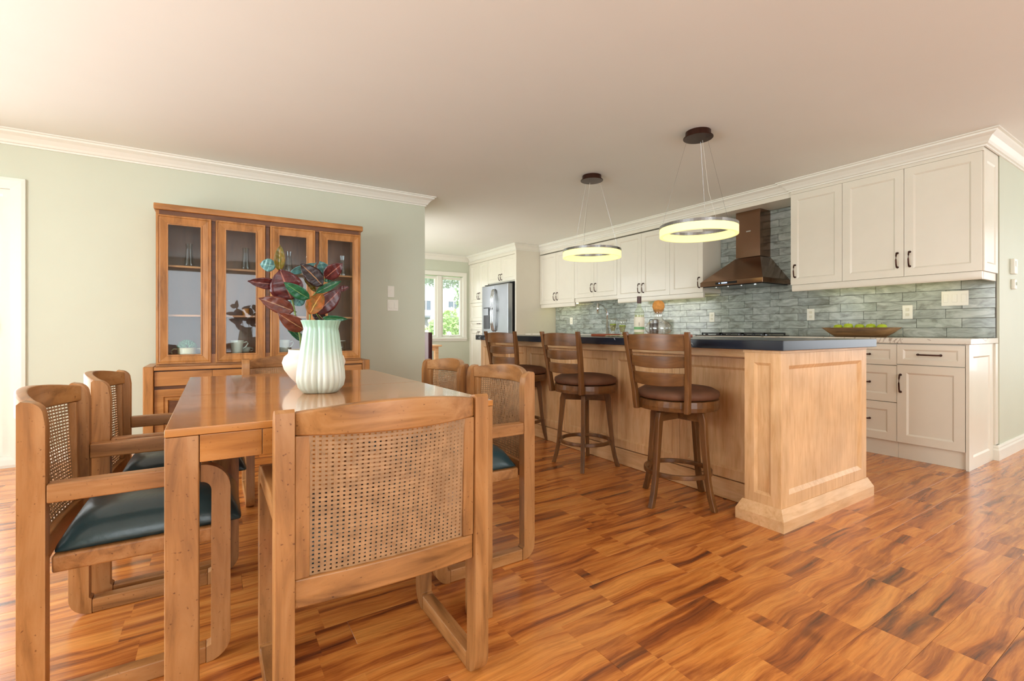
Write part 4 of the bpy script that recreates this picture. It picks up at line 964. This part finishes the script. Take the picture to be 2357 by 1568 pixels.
# ------------------------------------------------------------ breakfast nook behind the wall
t = thing('side_chair', 'dark red upholstered chair just behind the green wall corner', 'chair', (2.24, 6.05, 0))
ML = plain('oxblood_leather', (66, 18, 26), .4, bump=.1)
obj('backrest', bx(nb(), .155, .215, -.22, .22, .44, .95), ML, t, bevel=.015, seg=3); obj('seat', bx(nb(), -.24, .154, -.22, .22, .40, .47), ML, t, bevel=.015, seg=3)
for x in (-.21, .185):
    for y in (-.19, .19): obj('leg', bx(nb(), x-.02, x+.02, y-.02, y+.02, 0, .3995), SZ, t, bevel=.003)
t = thing('breakfast_table', 'small light wooden table below the nook window', 'table', (2.50, 7.15, 0))
TBX = wood('maple', 'x')
obj('tabletop', bx(nb(), -.50, .50, -.4, .4, .725, .75), TBX, t, bevel=.004)
for x in (-.43, .43):
    for y in (-.33, .33): obj('leg', bx(nb(), x-.03, x+.03, y-.03, y+.03, 0, .7245), TBX, t, bevel=.004)
for y in (-.33, .33): obj('apron', bx(nb(), -.399, .399, y-.01, y+.01, .66, .7245), TBX, t)

# ------------------------------------------------------------ outside
gm = plain('lawn', (170, 190, 140), .9, var=.2, nscale=1)
o = boxobj('ground', (-40, 90, 8.6, 120, -.6, -.45), gm); o['kind'] = 'structure'
t = thing('house', 'white two-storey house with grey gable roof across the street', 'house', (27, 56, -.45))
WM = plain('white_siding', (226, 230, 236), .7); RM = plain('grey_shingles', (148, 152, 160), .8, var=.15, nscale=2); WD = plain('house_window', (120, 132, 146), .2); BR = plain('grey_brick', (150, 148, 152), .8, var=.1)
obj('lower_storey', bx(nb(), -9, 10, -4, 5, 0, 2.9), BR, t); obj('upper_storey', bx(nb(), -9, 10, -3.6, 5, 2.901, 5.6), WM, t)
obj('gable', prism(nb(), [(-9.0, 5.601), (3.0, 5.601), (-3.2, 8.2)], 'y', -3.6, 5), WM, t)
obj('roof', prism(nb(), [(-9.8, 5.45), (-9.6, 5.9), (-3.2, 8.75), (3.9, 5.75), (3.7, 5.45), (-3.2, 8.21)], 'y', -4.2, 5.4), RM, t)
obj('side_roof', prism(nb(), [(-4.1, 5.605), (5.2, 5.605), (.6, 7.6)], 'x', 3.95, 10.3), RM, t)
for x, z, w, h in ((-6.5, 3.7, 1.4, 1.3), (-3.0, 3.7, 1.6, 1.3), (1.0, 3.7, 1.2, 1.3), (5.5, 3.7, 1.6, 1.3), (-5.6, .8, 1.2, 1.6), (-2.6, .8, 1.2, 1.6)):
    yy = -3.6 if z > 3 else -4.0
    w_ = obj('window', rect_loops(nb(), (x, yy, z), (1, 0, 0), (0, 0, 1), (0, -1, 0), w, h, [(0, 0), (0, .08), (.1, .08), (.1, 0)], cap=False), M_TRIM, t); obj('pane', bx(nb(), x+.1, x+w-.1, yy-.05, yy-.01, z+.1, z+h-.1), WD, w_); obj('glazing_bar', bx(nb(), x+w/2-.05, x+w/2+.05, yy-.09, yy-.051, z+.1, z+h-.1), M_TRIM, w_)
obj('garage_door', bx(nb(), 1.2, 6.2, -4.06, -4.001, 0, 2.2), WM, t); obj('awning', bx(nb(), -9.2, 10.2, -4.6, -4.0, 2.905, 3.1), RM, t)
def foliage(n, cx, cy, cz, rx, ry, rz, size, seed):
    bm = nb(); r = random.Random(seed)
    for k in range(n):
        while True:
            p = Vector((r.uniform(-1, 1), r.uniform(-1, 1), r.uniform(-1, 1)))
            if .25 < p.length < 1: break
        q = Vector((cx+p.x*rx, cy+p.y*ry, cz+p.z*rz)); a = Vector((r.uniform(-1, 1), r.uniform(-1, 1), r.uniform(-1, 1))).normalized()*size; b = a.orthogonal().normalized()*size*.5
        vs = [bm.verts.new(x) for x in (q-a, q+b, q+a, q-b)]; bm.faces.new(vs)
    return bm
GL = plain('tree_leaves', (176, 196, 158), .7, var=.3, nscale=1); GB = plain('bark', (110, 92, 74), .9)
t = thing('garden_tree', 'leafy green tree standing right of the white house', 'tree', (12.9, 22.5, -.45))
obj('trunk', tube(nb(), [(0, 0, 0), (.1, 0, 1.5), (0, .1, 3.2)], .2, 8), GB, t); obj('crown', foliage(5500, 0, 0, 3.3, 2.0, 2.0, 2.4, .13, 3), GL, t, stuff=True)
t = thing('garden_tree', 'overhanging leafy tree seen at the top of the nook window', 'tree', (8.6, 18.5, -.45))
obj('trunk', tube(nb(), [(2.4, 0, 0), (2.0, .3, 2.2), (1.0, 0, 4.0)], .14, 8), GB, t)
obj('crown', foliage(2600, .1, 0, 4.15, 2.6, 1.5, .95, .11, 4), plain('high_leaves', (178, 190, 172), .7, var=.3, nscale=1), t, stuff=True)
t = thing('hydrangea_bush', 'flowering bush with creamy blossoms outside the nook window', 'bush', (6.0, 12.6, -.45))
obj('foliage', foliage(5200, 0, 0, 1.05, .95, .8, 1.0, .06, 5), plain('bush_leaves', (190, 214, 150), .7, var=.3, nscale=4), t, stuff=True)
bm = nb(); r = random.Random(8)
for k in range(70):
    a = r.uniform(0, 2*PI); e = r.uniform(-.3, 1.4); q = Vector((.98*math.cos(a)*math.cos(e), .85*math.sin(a)*math.cos(e), 1.05+1.0*math.sin(e)))
    bmesh.ops.create_icosphere(bm, subdivisions=1, radius=r.uniform(.05, .095), matrix=Matrix.Translation(q))
obj('blossoms', bm, plain('cream_blossom', (244, 244, 214), .8), t, stuff=True)
o = obj('tree_branch', foliage(10, 0, 0, 0, .1, .1, .1, .01, 1), GL); bpy.data.objects.remove(o)
